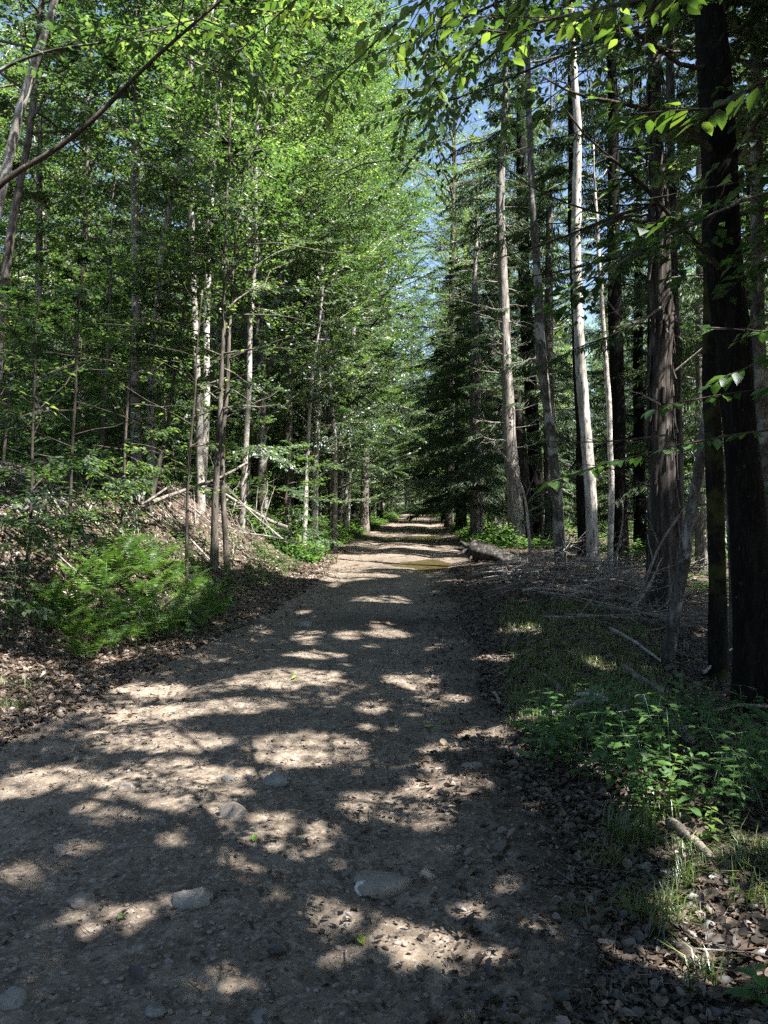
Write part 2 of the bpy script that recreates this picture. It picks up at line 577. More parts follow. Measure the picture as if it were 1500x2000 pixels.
M['shag'] = bark_mat("bark_shaggy_brown", (.015, .0135, .0125), (.042, .037, .034), (.135, .121, .112), scale=14, stretch=.1, bump=1)
M['deadwood'] = bark_mat("dead_wood_grey", (.12, .105, .092), (.26, .235, .21), (.42, .39, .355), scale=16, stretch=.2, bump=.5)
M['stick'] = bark_mat("stick_brown_grey", (.05, .042, .037), (.14, .12, .105), (.27, .24, .215), scale=20, stretch=.5, bump=.4)
M['twig'] = bark_mat("twig_dark", (.025, .021, .018), (.06, .05, .043), (.11, .097, .085), scale=14, stretch=.5, bump=.4)
M['root'] = bark_mat("log_dark_weathered", (.012, .011, .010), (.04, .037, .034), (.13, .123, .113), scale=16, stretch=.4, bump=1)


def ground_mat(name, road):
    m, nt, out = mat_new(name)
    tc = N_(nt, "ShaderNodeTexCoord")
    P = tc.outputs['Object']
    big = noise(nt, P, .55, 5, .6)
    med = noise(nt, P, 4.5, 6, .65, .3)
    fin = noise(nt, P, 38, 4, .7)
    vor = N_(nt, "ShaderNodeTexVoronoi")
    vor.inputs['Scale'].default_value = 46 if road else 17
    vor.inputs['Randomness'].default_value = 1
    wv = mapping(nt, P, (1, 1, 1))
    dn = noise(nt, P, 9, 3, .6)
    wr = mixc(nt, wv, dn.outputs['Color'], .05, 'ADD') if not road else wv
    nt.links.new(wr, vor.inputs['Vector'])
    if road:
        c = ramp(nt, [(.28, (.085, .066, .050)), (.5, (.152, .121, .093)), (.72, (.265, .222, .178))], med.outputs['Fac']).outputs[0]
        c = mixc(nt, c, ramp(nt, [(.35, (.5, .47, .44)), (.65, (1.2, 1.16, 1.1))], big.outputs['Fac']).outputs[0], .75, 'MULTIPLY')
        # small stones and dark grit
        st = ramp(nt, [(0, (.06, .05, .041)), (.35, (.125, .106, .089)), (.6, (.20, .172, .147)), (.9, (.31, .277, .243))], vor.outputs['Color'])
        c = mixc(nt, c, st.outputs[0], ramp(nt, [(.40, (0, 0, 0)), (.6, (.75, .75, .75))], fin.outputs['Fac']).outputs[0])
        grit = noise(nt, P, 16, 5, .75)
        c = mixc(nt, c, (.045, .036, .030), ramp(nt, [(.56, (0, 0, 0)), (.64, (.8, .8, .8))], grit.outputs['Fac']).outputs[0])
        # leaf-strewn dark margins and damp hollow come from the attribute
        a = N_(nt, "ShaderNodeAttribute", attribute_name="tint")
        c = mixc(nt, c, mixc(nt, (.075, .055, .042), (.035, .029, .024), fin.outputs['Fac']), a.outputs['Fac'])
    else:
        st = ramp(nt, [(0, (.03, .022, .017)), (.3, (.075, .053, .04)), (.55, (.13, .095, .072)), (.8, (.2, .152, .12)), (1, (.32, .255, .21))], vor.outputs['Color'])
        c = mixc(nt, st.outputs[0], (.03, .023, .018), ramp(nt, [(.45, (0, 0, 0)), (.62, (.9, .9, .9))], med.outputs['Fac']).outputs[0])
        c = mixc(nt, c, (.05, .07, .02), ramp(nt, [(.56, (0, 0, 0)), (.66, (.45, .45, .45))], big.outputs['Fac']).outputs[0])
        ed = ramp(nt, [(0, (1, 1, 1)), (.5, (.35, .35, .35))], vor.outputs['Distance'])
        c = mixc(nt, c, ed.outputs[0], .6, 'MULTIPLY')
    p = N_(nt, "ShaderNodeBsdfPrincipled")
    p.inputs['Roughness'].default_value = .95
    p.inputs['Specular IOR Level'].default_value = .2
    nt.links.new(c, p.inputs['Base Color'])
    b = N_(nt, "ShaderNodeBump")
    b.inputs['Strength'].default_value = .9
    b.inputs['Distance'].default_value = .012 if road else .03
    h = mixc(nt, vor.outputs['Distance'], fin.outputs['Fac'], .45)
    h2 = mixc(nt, h, med.outputs['Fac'], .4)
    nt.links.new(h2, b.inputs['Height'])
    nt.links.new(b.outputs[0], p.inputs['Normal'])
    nt.links.new(p.outputs[0], out.inputs[0])
    return m


M['road'] = ground_mat("dirt_road", True)
M['floor'] = ground_mat("forest_floor", False)


def rock_mat(name, a, b):
    m, nt, out = mat_new(name)
    tc = N_(nt, "ShaderNodeTexCoord")
    n1 = noise(nt, tc.outputs['Object'], 9, 6, .65)
    n2 = noise(nt, tc.outputs['Object'], 60, 3, .6)
    c = ramp(nt, [(.3, a), (.7, b)], n1.outputs['Fac']).outputs[0]
    c = mixc(nt, c, (.06, .05, .042), ramp(nt, [(.55, (0, 0, 0)), (.7, (.6, .6, .6))], n2.outputs['Fac']).outputs[0])
    p = N_(nt, "ShaderNodeBsdfPrincipled")
    p.inputs['Roughness'].default_value = .85
    nt.links.new(c, p.inputs['Base Color'])
    bm = N_(nt, "ShaderNodeBump")
    bm.inputs['Strength'].default_value = .5
    bm.inputs['Distance'].default_value = .01
    nt.links.new(n1.outputs['Fac'], bm.inputs['Height'])
    nt.links.new(bm.outputs[0], p.inputs['Normal'])
    nt.links.new(p.outputs[0], out.inputs[0])
    return m


M['rock_grey'] = rock_mat("stone_grey", (.11, .104, .094), (.22, .21, .192))
M['rock_blue'] = rock_mat("stone_blue_grey", (.10, .10, .093), (.21, .21, .196))
M['rock_tan'] = rock_mat("stone_tan", (.135, .115, .097), (.25, .218, .187))
M['rock_white'] = rock_mat("stone_pale", (.34, .33, .31), (.52, .50, .47))

# muddy water
m, nt, out = mat_new("muddy_water")
p = N_(nt, "ShaderNodeBsdfPrincipled")
p.inputs['Base Color'].default_value = (.085, .066, .03, 1)
p.inputs['Roughness'].default_value = .12
p.inputs['IOR'].default_value = 1.33
tc = N_(nt, "ShaderNodeTexCoord")
n1 = noise(nt, mapping(nt, tc.outputs['Object'], (1, .5, 1)), 5, 2, .5)
b = N_(nt, "ShaderNodeBump")
b.inputs['Strength'].default_value = .05
b.inputs['Distance'].default_value = .01
nt.links.new(n1.outputs['Fac'], b.inputs['Height'])
nt.links.new(b.outputs[0], p.inputs['Normal'])
nt.links.new(p.outputs[0], out.inputs[0])
M['water'] = m

# ------------------------------------------------------------------ ground and road
ys = np.concatenate([np.arange(-14, 1.4, .12), np.exp(np.arange(math.log(1.4), math.log(170), .0085))])
ny = len(ys)
tside = np.concatenate([np.arange(0, 1.5, .035), 1.5 * np.exp(np.arange(0.035, math.log(90 / 1.5), .035))])
Lr, Rr = edgeL(ys), edgeR(ys)
nu = 110
us = np.linspace(0, 1, nu)


def sheet(X, Y, name, mat, label, tintf=None):
    Z = height(X, Y)
    mb = MB()
    nrow, ncol = X.shape
    i = np.arange(nrow - 1)[:, None] * ncol
    j = np.arange(ncol - 1)[None]
    Q = np.stack([i + j, i + j + 1, i + ncol + j + 1, i + ncol + j], -1).reshape(-1, 4)
    t = 0.5 if tintf is None else tintf(X, Y).ravel()
    mb.add(np.stack([X, Y, Z], -1).reshape(-1, 3), Q, None, 0, t)
    o = mb.build(name, mat)
    tag(o, label, 'ground' if name == 'forest_floor' else 'road', None, 'structure')
    return o


XR = Lr[:, None] + us[None] * (Rr - Lr)[:, None]
YR = np.repeat(ys[:, None], nu, 1)


def road_tint(X, Y):
    L, R = edgeL(Y), edgeR(Y)
    e = np.minimum(X - L, (R - X) * 0.8) + .8 * fbm(X * 2.2, Y * 2.2, 71)
    edge = .9 * (1 - smooth(e / .6))
    damp = .7 * np.exp(-((Y - 19.6) / 2.2) ** 2 - ((X - .8) / 1.8) ** 2) + .6 * np.exp(-((Y - 33.5) / 4) ** 2 - ((X - 1.4) / 2) ** 2)
    mud = .75 * np.exp(-((Y - 9.9) / .6) ** 2 - ((X - .3) / 1.0) ** 2) * (0.5 + 1.6 * vnoise(X * 4, Y * 4, 5))
    return np.clip(np.maximum(edge, np.maximum(damp, mud)), 0, .95)


road = sheet(XR, YR, "road", M['road'], "rutted dirt and gravel track running away between the trees", road_tint)
tag(road, cat='road')
# the floor runs in one sheet on both sides: the columns inside the track dip under it
XL = Lr[:, None] - tside[None, ::-1]
XRt = Rr[:, None] + tside[None]
XG = np.concatenate([XL, XRt], 1)
YG = np.repeat(ys[:, None], XG.shape[1], 1)
Zg = height(XG, YG)
mb = MB()
nc = XG.shape[1]
i = np.arange(ny - 1)[:, None] * nc
j = np.arange(nc - 1)[None]
Q = np.stack([i + j, i + j + 1, i + nc + j + 1, i + nc + j], -1)
Q = np.delete(Q, len(tside) - 1, axis=1).reshape(-1, 4)
mb.add(np.stack([XG, YG, Zg], -1).reshape(-1, 3), Q)
gr = mb.build("ground", M['floor'])
tag(gr, "brown leaf-strewn forest floor banked up beside the dirt track", 'ground', None, 'structure')

# puddles
for (cx, cy, rx, ry, z, lab) in ((.9, 19.6, 1.9, 2.1, -.075, "nearer shallow muddy puddle across the track by the dark log"),
                                 (1.4, 33.5, 2.3, 4.2, -.085, "farther thin puddle across the shaded track")):
    mb = MB()
    a = np.linspace(0, 2 * PI, 60, endpoint=False)
    V = np.stack([cx + rx * np.cos(a), cy + ry * np.sin(a), np.full(60, z)], 1)
    V = np.concatenate([V, [[cx, cy, z]]])
    mb.add(V, None, np.stack([np.arange(60), (np.arange(60) + 1) % 60, np.full(60, 60)], 1))
    tag(mb.build("water", M['water']), lab, 'water', None, 'structure')


# ------------------------------------------------------------------ trees
class Axis:
    def __init__(s, P, R):
        s.P, s.R = np.asarray(P, float), np.asarray(R, float)
        d = np.concatenate([[0], np.cumsum(np.linalg.norm(np.diff(s.P, axis=0), axis=1))])
        s.len = d[-1]
        s.s = d / d[-1]

    def p(s, t):
        return np.array([np.interp(t, s.s, s.P[:, i]) for i in range(3)])

    def r(s, t):
        return float(np.interp(t, s.s, s.R))


def crown_broad(mb, ax, s0, s1, nl, length, elev, ntw, lpt, leaf, rg, nr=.45, droop=.1, bark=0, leafm=1, lod=0, lower=.5, azr=None, twl=.42, wid=.58):
    A_, B_, Sd, Nn = [], [], [], []
    for i in range(nl):
        f = (i + rg.random()) / nl
        s = s0 + (s1 - s0) * f
        p0 = ax.p(s)
        az = i * 2.399 + rg.random() * .8 if azr is None else azr[0] + (azr[1] - azr[0]) * rg.random()
        prof = (lower + (1 - lower) * math.sin(PI * min(1, f * .9 + .1))) * (1 if f < .8 else 1 - .5 * (f - .8) / .2)
        Lm = length * prof * (.7 + .6 * rg.random())
        el = elev * (.4 + .9 * f) + (rg.random() - .45) * 1.1
        dh = np.array([math.cos(az), math.sin(az), 0])
        n = 6
        t = np.linspace(0, 1, n)
        wob = (rg.random((n, 3)) - .5) * .10 * Lm * t[:, None]
        P = p0[None] + dh[None] * (Lm * math.cos(el) * t)[:, None] + UP[None] * (Lm * (math.sin(el) * t - droop * t * t))[:, None] + wob
        r0 = min(ax.r(s) * .5, .012 + .012 * Lm)
        tube(mb, P, np.linspace(r0, .004, n), 5, bark, cap=False)
        for k in range(ntw):
            tt = .18 + .82 * (k + .7 * rg.random()) / ntw
            q = np.array([np.interp(tt, t, P[:, c]) for c in range(3)])
            d = nrm(P[-1] - P[0])
            side = nrm(np.cross(d, UP))
            sg = 1 if k % 2 else -1
            a = math.radians(28 + 42 * rg.random()) * sg if k < ntw - 1 else 0
            dd = d * math.cos(a) + side * math.sin(a) + UP * (rg.random() - .5) * .95
            tl = Lm * twl * (.5 + .7 * rg.random()) * (1.15 - .55 * tt)
            dd = nrm(dd)
            nn = nrm(UP + (rg.random(3) - .5) * nr * .8 + d * .12)
            A_.append(q)
            B_.append(q + dd * tl - UP * droop * .5 * tl)
            Nn.append(nn)
    A_, B_, Nn = np.array(A_), np.array(B_), np.array(Nn)
    twigs(mb, A_, B_, .005 if lod == 0 else .003, bark)
    nT = len(A_)
    idx = np.repeat(np.arange(nT), lpt)
    m = len(idx)
    t = np.clip(np.tile((np.arange(lpt) + .5) / lpt, nT) + (rg.random(m) - .5) * .1, .05, 1.03)
    A, B, Nt = A_[idx], B_[idx], Nn[idx]
    d = nrm(B - A)
    tl = np.linalg.norm(B - A, axis=1)
    S = nrm(np.cross(d, Nt))
    sgn = np.where(np.arange(m) % 2 == 0, 1.0, -1.0)
    off = sgn * rg.random(m) ** 1.3 * np.minimum(.28 * tl, .22) * (1.1 - .7 * t)
    P = A + (B - A) * t[:, None] + S * off[:, None] + Nt * ((rg.random(m) - .5) * .07)[:, None] * (1 if lod == 0 else .4)
    ang = sgn * (.55 + .6 * rg.random(m))
    D = d * np.cos(ang)[:, None] + S * np.sin(ang)[:, None] + (rg.random((m, 3)) - .5) * .35 - UP * .12
    N = Nt + (rg.random((m, 3)) - .5) * nr * 1.6
    Ln = leaf * (.65 + .6 * rg.random(m))
    leaves(mb, P, D, N, Ln, Ln * wid, .02 + .34 * rg.random(nT)[idx] + .64 * rg.random(m) ** 1.9, leafm, lod)
    return mb


def crown_hemlock(mb, ax, s0, s1, nl, length, nb, nq, rg, bark=0, leafm=1, droop=.22):
    A_, B_, P_, D_, N_l = [], [], [], [], []
    for i in range(nl):
        f = (i + rg.random()) / nl
        s = s0 + (s1 - s0) * f
        p0 = ax.p(s)
        az = i * 2.399 + rg.random() * .9
        Lm = length * (.35 + .75 * (1 - f) ** .8) * (.4 + .85 * rg.random())
        if f < .18:
            Lm *= .75
        dh = np.array([math.cos(az), math.sin(az), 0])
        n = 6
        t = np.linspace(0, 1, n)
        up = .22 * f + .05 + (rg.random() - .5) * .5
        P = p0[None] + dh[None] * (Lm * t)[:, None] + UP[None] * (Lm * (up * t - (droop + .2 * rg.random()) * t ** 2))[:, None] + (rg.random((n, 3)) - .5) * .05 * Lm
        tube(mb, P, np.linspace(min(.022, ax.r(s) * .4), .003, n), 4, bark, cap=False)
        d = nrm(P[-1] - P[0])
        side = nrm(np.cross(d, UP))
        for k in range(nb):
            tt = .14 + .86 * (k + rg.random() * .6) / nb
            q = np.array([np.interp(tt, t, P[:, c]) for c in range(3)])
            sg = 1 if k % 2 else -1
            a = sg * math.radians(30 + 40 * rg.random())
            dd = nrm(d * math.cos(a) + side * math.sin(a) - UP * (-.05 + .65 * rg.random() ** 1.5))
            tl = Lm * .40 * (1.1 - tt * .85) * (.6 + .7 * rg.random()) + .06
            A_.append(q)
            B_.append(q + dd * tl)
    A_, B_ = np.array(A_), np.array(B_)
    twigs(mb, A_, B_, .004, bark)
    nT = len(A_)
    idx = np.repeat(np.arange(nT), nq)
    m = len(idx)
    t = np.tile((np.arange(nq) + .5) / nq, nT)
    A, B = A_[idx], B_[idx]
    d = nrm(B - A)
    S = nrm(np.cross(d, UP))
    sgn = np.where(np.arange(m) % 2 == 0, 1.0, -1.0)
    P = A + (B - A) * t[:, None]
    ang = sgn * (.5 + .45 * rg.random(m))
    D = d * np.cos(ang)[:, None] + S * np.sin(ang)[:, None] + (rg.random((m, 3)) - .5) * .25 - UP * (.1 + .5 * rg.random(m))[:, None]
    N = UP[None] + (rg.random((m, 3)) - .5) * 1.5
    tl = np.linalg.norm(B - A, axis=1)
    Ln = (.05 + .34 * tl * (1.05 - .6 * t)) * (.7 + .5 * rg.random(m))
    leaves(mb, P, D, N, Ln, .022 + .05 * Ln, .1 + .75 * rg.random(m) ** 1.5, leafm, 0, .05, .2)
    return mb


def dead_branch_pts(p0, az, L, el, rg, n=6, bend=.25):
    t = np.linspace(0, 1, n)
    dh = np.array([math.cos(az), math.sin(az), 0])
    P = np.asarray(p0)[None] + dh[None] * (L * math.cos(el) * t)[:, None] + UP[None] * (L * (math.sin(el) * t + bend * (rg.random() - .5) * t * t))[:, None]
    return P + (rg.random((n, 3)) - .5) * .10 * L * t[:, None]


def branchy(mb, P, r0, r1, rg, nsub=5, sub=.4, k=5, mat=0, depth=1, plane=None):
    """a bare branch with side twigs"""
    n = len(P)
    tube(mb, P, np.linspace(r0, r1, n), k, mat, cap=True, rough=.15, rg=rg)
    L = np.linalg.norm(P[-1] - P[0])
    t = np.linspace(0, 1, n)
    for j in range(nsub):
        tt = .2 + .75 * (j + rg.random()) / nsub
        q = np.array([np.interp(tt, t, P[:, c]) for c in range(3)])
        d = nrm(P[-1] - P[0])
        rv = rg.random(3) - .5
        if plane is not None:
            rv = rv - plane * np.dot(rv, plane) * .8
        dd = nrm(d * .75 + nrm(np.cross(d, rv)) * .8)
        l = L * sub * (.4 + .8 * rg.random()) * (1.1 - .6 * tt)
        m = 4
        u = np.linspace(0, 1, m)
        B = q[None] + dd[None] * (l * u)[:, None] + (rg.random((m, 3)) - .5) * .16 * l * u[:, None]
        rr = (r0 + (r1 - r0) * tt) * .55
        if depth > 1:
            branchy(mb, B, rr, max(.0015, rr * .3), rg, 3, .5, 4, mat, depth - 1)
        else:
            tube(mb, B, np.linspace(rr, max(.0012, rr * .3), m), 4, mat, cap=False)


# ---- generic forest trees, a few of each kind, then copies
def generic_axis(Ht, r, rg, bend=.5):
    n = 14
    z = np.linspace(-.5, Ht, n)
    w = np.cumsum((rg.random((n, 2)) - .5) * bend * .35, axis=0)
    w -= w[1]
    P = np.stack([w[:, 0] * .6, w[:, 1] * .6, z], 1)
    R = r * np.power(np.clip(1 - (z + .5) / (Ht + .8), .02, 1), .85)
    P, R = resample(P, R, 26)
    return P, R


def make_tree(name, kind, Ht, r, rg, bark, leafm, at_=None, **kw):
    global OPEN
    P, R = generic_axis(Ht, r, rg, kw.pop('bend', .5))
    ax = Axis(P, R)
    root = empty(name)
    mb = MB()
    tube(mb, P, R, 10, 0, rough=.18, rg=rg, fl=.5)
    dead = kw.pop('dead', 0)
    for i in range(dead):
        s = .12 + .4 * rg.random()
        B = dead_branch_pts(ax.p(s), rg.random() * 6.28, .5 + 1.2 * rg.random(), .1 * (rg.random() - .3), rg)
        branchy(mb, B, .012, .003, rg, 4, .4, 4)
    mb.build("trunk", [bark], root)
    mb = MB()
    if at_ is not None:
        root.location = at_
        OPEN = (np.array(at_), .96)
    if kind == 'b':
        crown_broad(mb, ax, rg=rg, **kw)
    else:
        crown_hemlock(mb, ax, rg=rg, **kw)
    mb.build("crown", [bark, leafm], root)
    OPEN = None
    return root


protos = {'tall': [], 'slim': [], 'hem': [], 'sap': [], 'wide': []}
g = np.random.default_rng(3)
for k in range(5):
    protos['tall'].append(make_tree("broadleaf_tree", 'b', 21 + 4 * g.random(), .17 + .05 * g.random(), g, M[['bark', 'pale', 'birch', 'bark', 'mottle'][k]],
                                    M['leaf'] if k % 2 == 0 else M['leaf_deep'], s0=.22, s1=.99, nl=64, length=3.4, elev=.75, ntw=10, lpt=66, leaf=.092, nr=.95))
for k in range(4):
    protos['slim'].append(make_tree("slender_tree", 'b', 11 + 3 * g.random(), .075 + .03 * g.random(), g, M[['pale', 'birch', 'birch', 'pale'][k]],
                                    M['leaf'], s0=.14, s1=.99, nl=40, length=2.0, elev=.45, ntw=9, lpt=50, leaf=.082, nr=.8, bend=.9, dead=9))
for k in range(4):
    protos['hem'].append(make_tree("hemlock_tree", 'h', 19 + 4 * g.random(), .12 + .05 * g.random(), g, M[['hemlock', 'dark', 'bark', 'shag'][k]],
                                   M['needle'], s0=.16 if k % 2 else .08, s1=.99, nl=66, length=2.7, nb=24, nq=16, dead=14))
for k in range(5):
    protos['sap'].append(make_tree("sapling", 'b', 2.6 + 2.2 * g.random(), .02 + .01 * g.random(), g, M['twig'],
                                   M['leaf'], s0=.15, s1=.98, nl=20, length=1.1, elev=.3, ntw=8, lpt=24, leaf=.075, nr=.55, bend=.35, droop=.12))

for k in range(3):
    protos['wide'].append(make_tree("broadleaf_tree", 'b', 21 + 3 * g.random(), .19, g, M[['bark', 'mottle', 'pale'][k]],
                                    M['leaf'] if k else M['leaf_deep'], s0=.12, s1=.99, nl=78, length=4.6, elev=.6, ntw=12, lpt=64, leaf=.10, nr=1.0, lower=.65))
LOWTXT = ["low spreading broadleaf tree standing beside the viewpoint and shading the near track", "tree", "spreading trees around the viewpoint"]
for q, (x, y) in enumerate([(2.7, -.3), (4.7, 2.9), (6.2, 5.0), (7.6, 1.4), (5.7, 7.6), (7.1, 9.9), (9.4, 7.2), (8.9, 12.6), (10.4, 4.0), (5.2, -1.0), (2.4, -1.6), (4.0, -3.8), (-.2, -2.2)]):
    o = make_tree("broadleaf_tree", 'b', 11 + 2 * g.random() + (5 if y > 7 else 0), .12, g, M['bark'], M['leaf'], at_=(x, y, hz(x, y)),
                  s0=.36, s1=.99, nl=44 + (14 if y > 7 else 0), length=3.6 + (.6 if y > 7 else 0), elev=.35, ntw=12, lpt=56, leaf=.115, nr=.5, lower=.8)
    tag(o, *LOWTXT)

PLACE = {'tall': [], 'slim': [], 'hem': [], 'sap': [], 'wide': []}


def ok(x, y, lst, dmin):
    return all((x - a) ** 2 + (y - b) ** 2 > dmin * dmin for a, b in [p[:2] for p in lst])


g = np.random.default_rng(17)


def scatter(kind, n, ylo, yhi, side, tlo, thi, dmin, margin=3.0, fr=.53):
    c, tries = 0, 0
    while c < n and tries < n * 60:
        tries += 1
        y = ylo + (yhi - ylo) * math.sqrt(g.random())
        t = tlo + (thi - tlo) * g.random()
        x = float(edgeL(y)) - t if side < 0 else float(edgeR(y)) + t
        if abs(x) > fr * y + margin:
            continue
        if side > 0 and 13 < y < 25.5 and x < 16:
            continue
        if side > 0 and 23.5 < y < 75 and t < 11 and kind != 'sap' and g.random() < .4:
            continue
        if not ok(x, y, PLACE[kind], dmin):
            continue
        PLACE[kind].append((x, y))
        c += 1


scatter('tall', 70, 16, 85, -1, 3.0, 44, 2.8)
scatter('tall', 14, 30, 100, -1, 4.0, 8, 3.0)
scatter('tall', 26, 23, 95, 1, 2.4, 40, 3.0)
scatter('slim', 108, 13, 75, -1, 2.4, 36, 1.3)
scatter('slim', 12, 24, 80, -1, 1.5, 4, 1.8)
scatter('slim', 34, 22, 80, 1, 1.6, 30, 2.0)
scatter('hem', 20, 23, 85, 1, 3.6, 36, 3.2)
scatter('hem', 6, 45, 95, -1, 3, 30, 4)
scatter('sap', 60, 10.5, 27, -1, 1.8, 13, .8, .5)
scatter('sap', 110, 14, 60, -1, 1.6, 30, 1.0, 1.0)
scatter('sap', 60, 18, 70, 1, 3.5, 24, 1.3, 1.0)
for y, sd, t, s_ in [(27.5, -1, .5, .8), (21.5, -1, 1.6, .9), (26, -1, .9, .75), (30, -1, 2.5, 1), (34, -1, 1.0, 1.0), (37, -1, .8, .5), (45, -1, 1.0, 1.1), (39, 1, 2.0, 1.0), (52, 1, 1.6, 1.1), (57, -1, 1.2, 1.1), (40, -1, 3.5, 1), (42, -1, .8, .55), (47, -1, .7, .5),
                     (50, -1, 4, 1.1), (53, -1, .9, .55), (60, -1, 1.0, .55), (62, -1, 5, 1.1), (68, -1, 1.0, .6), (75, -1, 1.6, .7), (76, -1, 6, 1.1), (58, 1, 1.4, .5), (70, 1, 1.2, .6), (81, 1, 1.0, .7)]:
    PLACE['wide'].append((float(edgeL(y)) - t if sd < 0 else float(edgeR(y)) + t, y, s_))
# the wood that closes the far end of the track
for q in range(64):
    y = 84 + 60 * g.random() ** 1.3
    x = -22 + 55 * g.random()
    if edgeL(y) - 1.5 < x < edgeR(y) + 1.5:
        continue
    PLACE['tall'].append((x, y))

for q in range(84):
    y = 78 + 50 * g.random()
    x = float(edgeR(y)) + .8 + 16 * g.random()
    PLACE['slim' if q % 3 == 0 else 'sap'].append((x, y))
for q in range(26):
    y = 48 + 40 * g.random()
    PLACE['sap'].append((float(edgeR(y)) + .5 + 2 * g.random() if q % 2 else float(edgeL(y)) - .5 - 2 * g.random(), y))
TXT = {'wide': ("broad-crowned leafy tree spreading its boughs over the far track", "tree", "broad-crowned trees along the far track"),
       'tall': ("tall leafy forest tree standing back among its neighbours in the wood", "tree", "tall leafy trees making up the wood"),
       'slim': ("slender young leafy tree crowded among others in the dense wood", "tree", "slender young trees crowding the wood"),
       'hem': ("dark needle-leaved hemlock standing back in the shaded wood", "tree", "dark hemlocks standing back in the wood"),
       'sap': ("knee to head high leafy sapling growing under the forest trees", "sapling", "leafy saplings under the trees")}
for kind, pts in PLACE.items():
    n = len(protos[kind])
    lab, cat, grp = TXT[kind]
    for q, pt in enumerate(pts):
        x, y = pt[:2]
        s = .8 + .4 * g.random() if len(pt) < 3 else pt[2]
        if kind == 'tall' and y > 90:
            s *= .95
        loc = (x, y, hz(x, y))
        rz = g.random() * 6.28
        tw_ = .26 if kind in ('slim', 'sap') else .12
        tl = ((g.random() - .5) * tw_, (g.random() - .5) * tw_)
        if q < n:
            o = protos[kind][q]
            o.location = loc
            o.rotation_euler = (tl[0], tl[1], rz)
            o.scale = (s, s, s)
            tag(o, lab, cat, grp)
        else:
            dup(protos[kind][q % n], loc, rz, s, lab, grp, tl)
# ------------------------------------------------------------------ the trees one can tell apart
def key_axis(pts, wid, d=None, Ht=18, n=40, lean=None):
    """a trunk through points of the view, all at one distance; the last stretch carries on upwards"""
    if d is None:
        x, y, z = hit(*pts[0])
        d = y
    P = [at(px, py, d) for px, py in pts]
    R = [w / 1500.0 * d / 2 for w in wid]
    g0 = hz(P[0][0], d)
    if P[0][2] > g0:
        dv = P[0] - P[1]
        dv = dv / abs(dv[2])
        P = [P[0] + dv * (P[0][2] - g0)] + P
        R = [R[0] * 1.12] + R
    P = [P[0] - np.array([0, 0, .35])] + P
    R = [R[0] * 1.05] + R
    top = P[-1]
    if Ht > top[2]:
        dv = nrm(P[-1] - P[-2]) if lean is None else nrm(np.array(lean, float))
        dv = nrm(dv + UP)
        k = (Ht - top[2]) / dv[2]
        P = P + [top + dv * k * .5, top + dv * k + np.array([.2, .3, 0]) * min(1, k / 8)]
        R = R + [R[-1] * .6, .012]
    P, R = resample(P, R, n)
    zz = P[:, 2]
    P[:, 0] += .10 * fbm(zz * .55, zz * 0 + d + P[0][0], 301, 3) * np.minimum(1, zz / 2).clip(0)
    P[:, 1] += .10 * fbm(zz * .55, zz * 0 + d + P[0][0], 302, 3) * np.minimum(1, zz / 2).clip(0)
    base = np.array([P[0][0], P[0][1], hz(P[0][0], P[0][1])])
    return Axis(P - base, R), base, d


def bark_strips(mb, ax, rg):
    for q in range(150):
        s = .04 + .5 * rg.random()
        p = ax.p(s)
        r = ax.r(s)
        a = rg.random() * 6.28
        out_ = np.array([math.cos(a), math.sin(a), 0])
        tan = np.array([-math.sin(a), math.cos(a), 0])
        l, wd = .2 + .45 * rg.random(), .03 + .05 * rg.random()
        u = np.linspace(0, 1, 4)
        lift = .07 * rg.random()
        c = p[None] + out_[None] * (r * 1.0 + .01 + lift * u * u)[:, None] - UP[None] * (l * u)[:, None]
        V = np.concatenate([c - tan * wd / 2, c + tan * wd / 2, c + out_ * .012 - tan * wd / 2, c + out_ * .012 + tan * wd / 2])
        Qs = []
        for k in range(3):
            Qs += [[k, k + 1, k + 5, k + 4], [8 + k, 12 + k, 13 + k, 9 + k], [k, 8 + k, 9 + k, k + 1], [4 + k, 5 + k, 13 + k, 12 + k]]
        mb.add(V, Qs)


def key_tree(name, label, pts, wid, bark, d=None, Ht=18, crown=None, k=14, rough=.2, fl=.35, cat='tree', seed=0, lean=None, group=None, extra=None):
    rg = np.random.default_rng(seed + 1000)
    ax, base, d = key_axis(pts, wid, d, Ht, 40 if k < 18 else 150, lean=lean)
    root = empty(name, base)
    tag(root, label, cat, group)
    mb = MB()
    tube(mb, ax.P, ax.R, k, 0, rough=rough, rg=rg, fl=fl)
    if extra:
        extra(mb, ax, rg)
    mb.build("trunk", bark, root)
    global OPEN
    if crown:
        OPEN = (base, .97) if d < 47 and base[0] > -1 or d < 15 else None
        c = dict(crown)
        kind = c.pop('kind')
        lf = c.pop('leafm')
        mb = MB()
        (crown_broad if kind == 'b' else crown_hemlock)(mb, ax, rg=rg, **c)
        mb.build("crown", [bark, lf], root)
        OPEN = None
    return root, ax, base, d, rg


def dead_branch(root, ax, s, az, L, el, rg, mat, r=.014, nsub=5, depth=1, bend=.3):
    B = dead_branch_pts(ax.p(s), az, L, el, rg, 7, bend)
    mb = MB()
    branchy(mb, B, r, .0035, rg, nsub, .42, 5, 0, depth)
    mb.build("dead_branch", mat, root)


def s_at(ax, base, z):
    i = np.interp(z, ax.P[:, 2] + base[2], ax.s)
    return float(i)


HB = dict(kind='b', s0=.22, s1=.99, nl=34, length=2.0, elev=.3, ntw=8, lpt=46, leaf=.08, nr=.75, leafm=M['leaf'])
HI = dict(kind='b', s0=.45, s1=.99, nl=34, length=2.8, elev=.55, ntw=9, lpt=54, leaf=.085, nr=.85, leafm=M['leaf'])

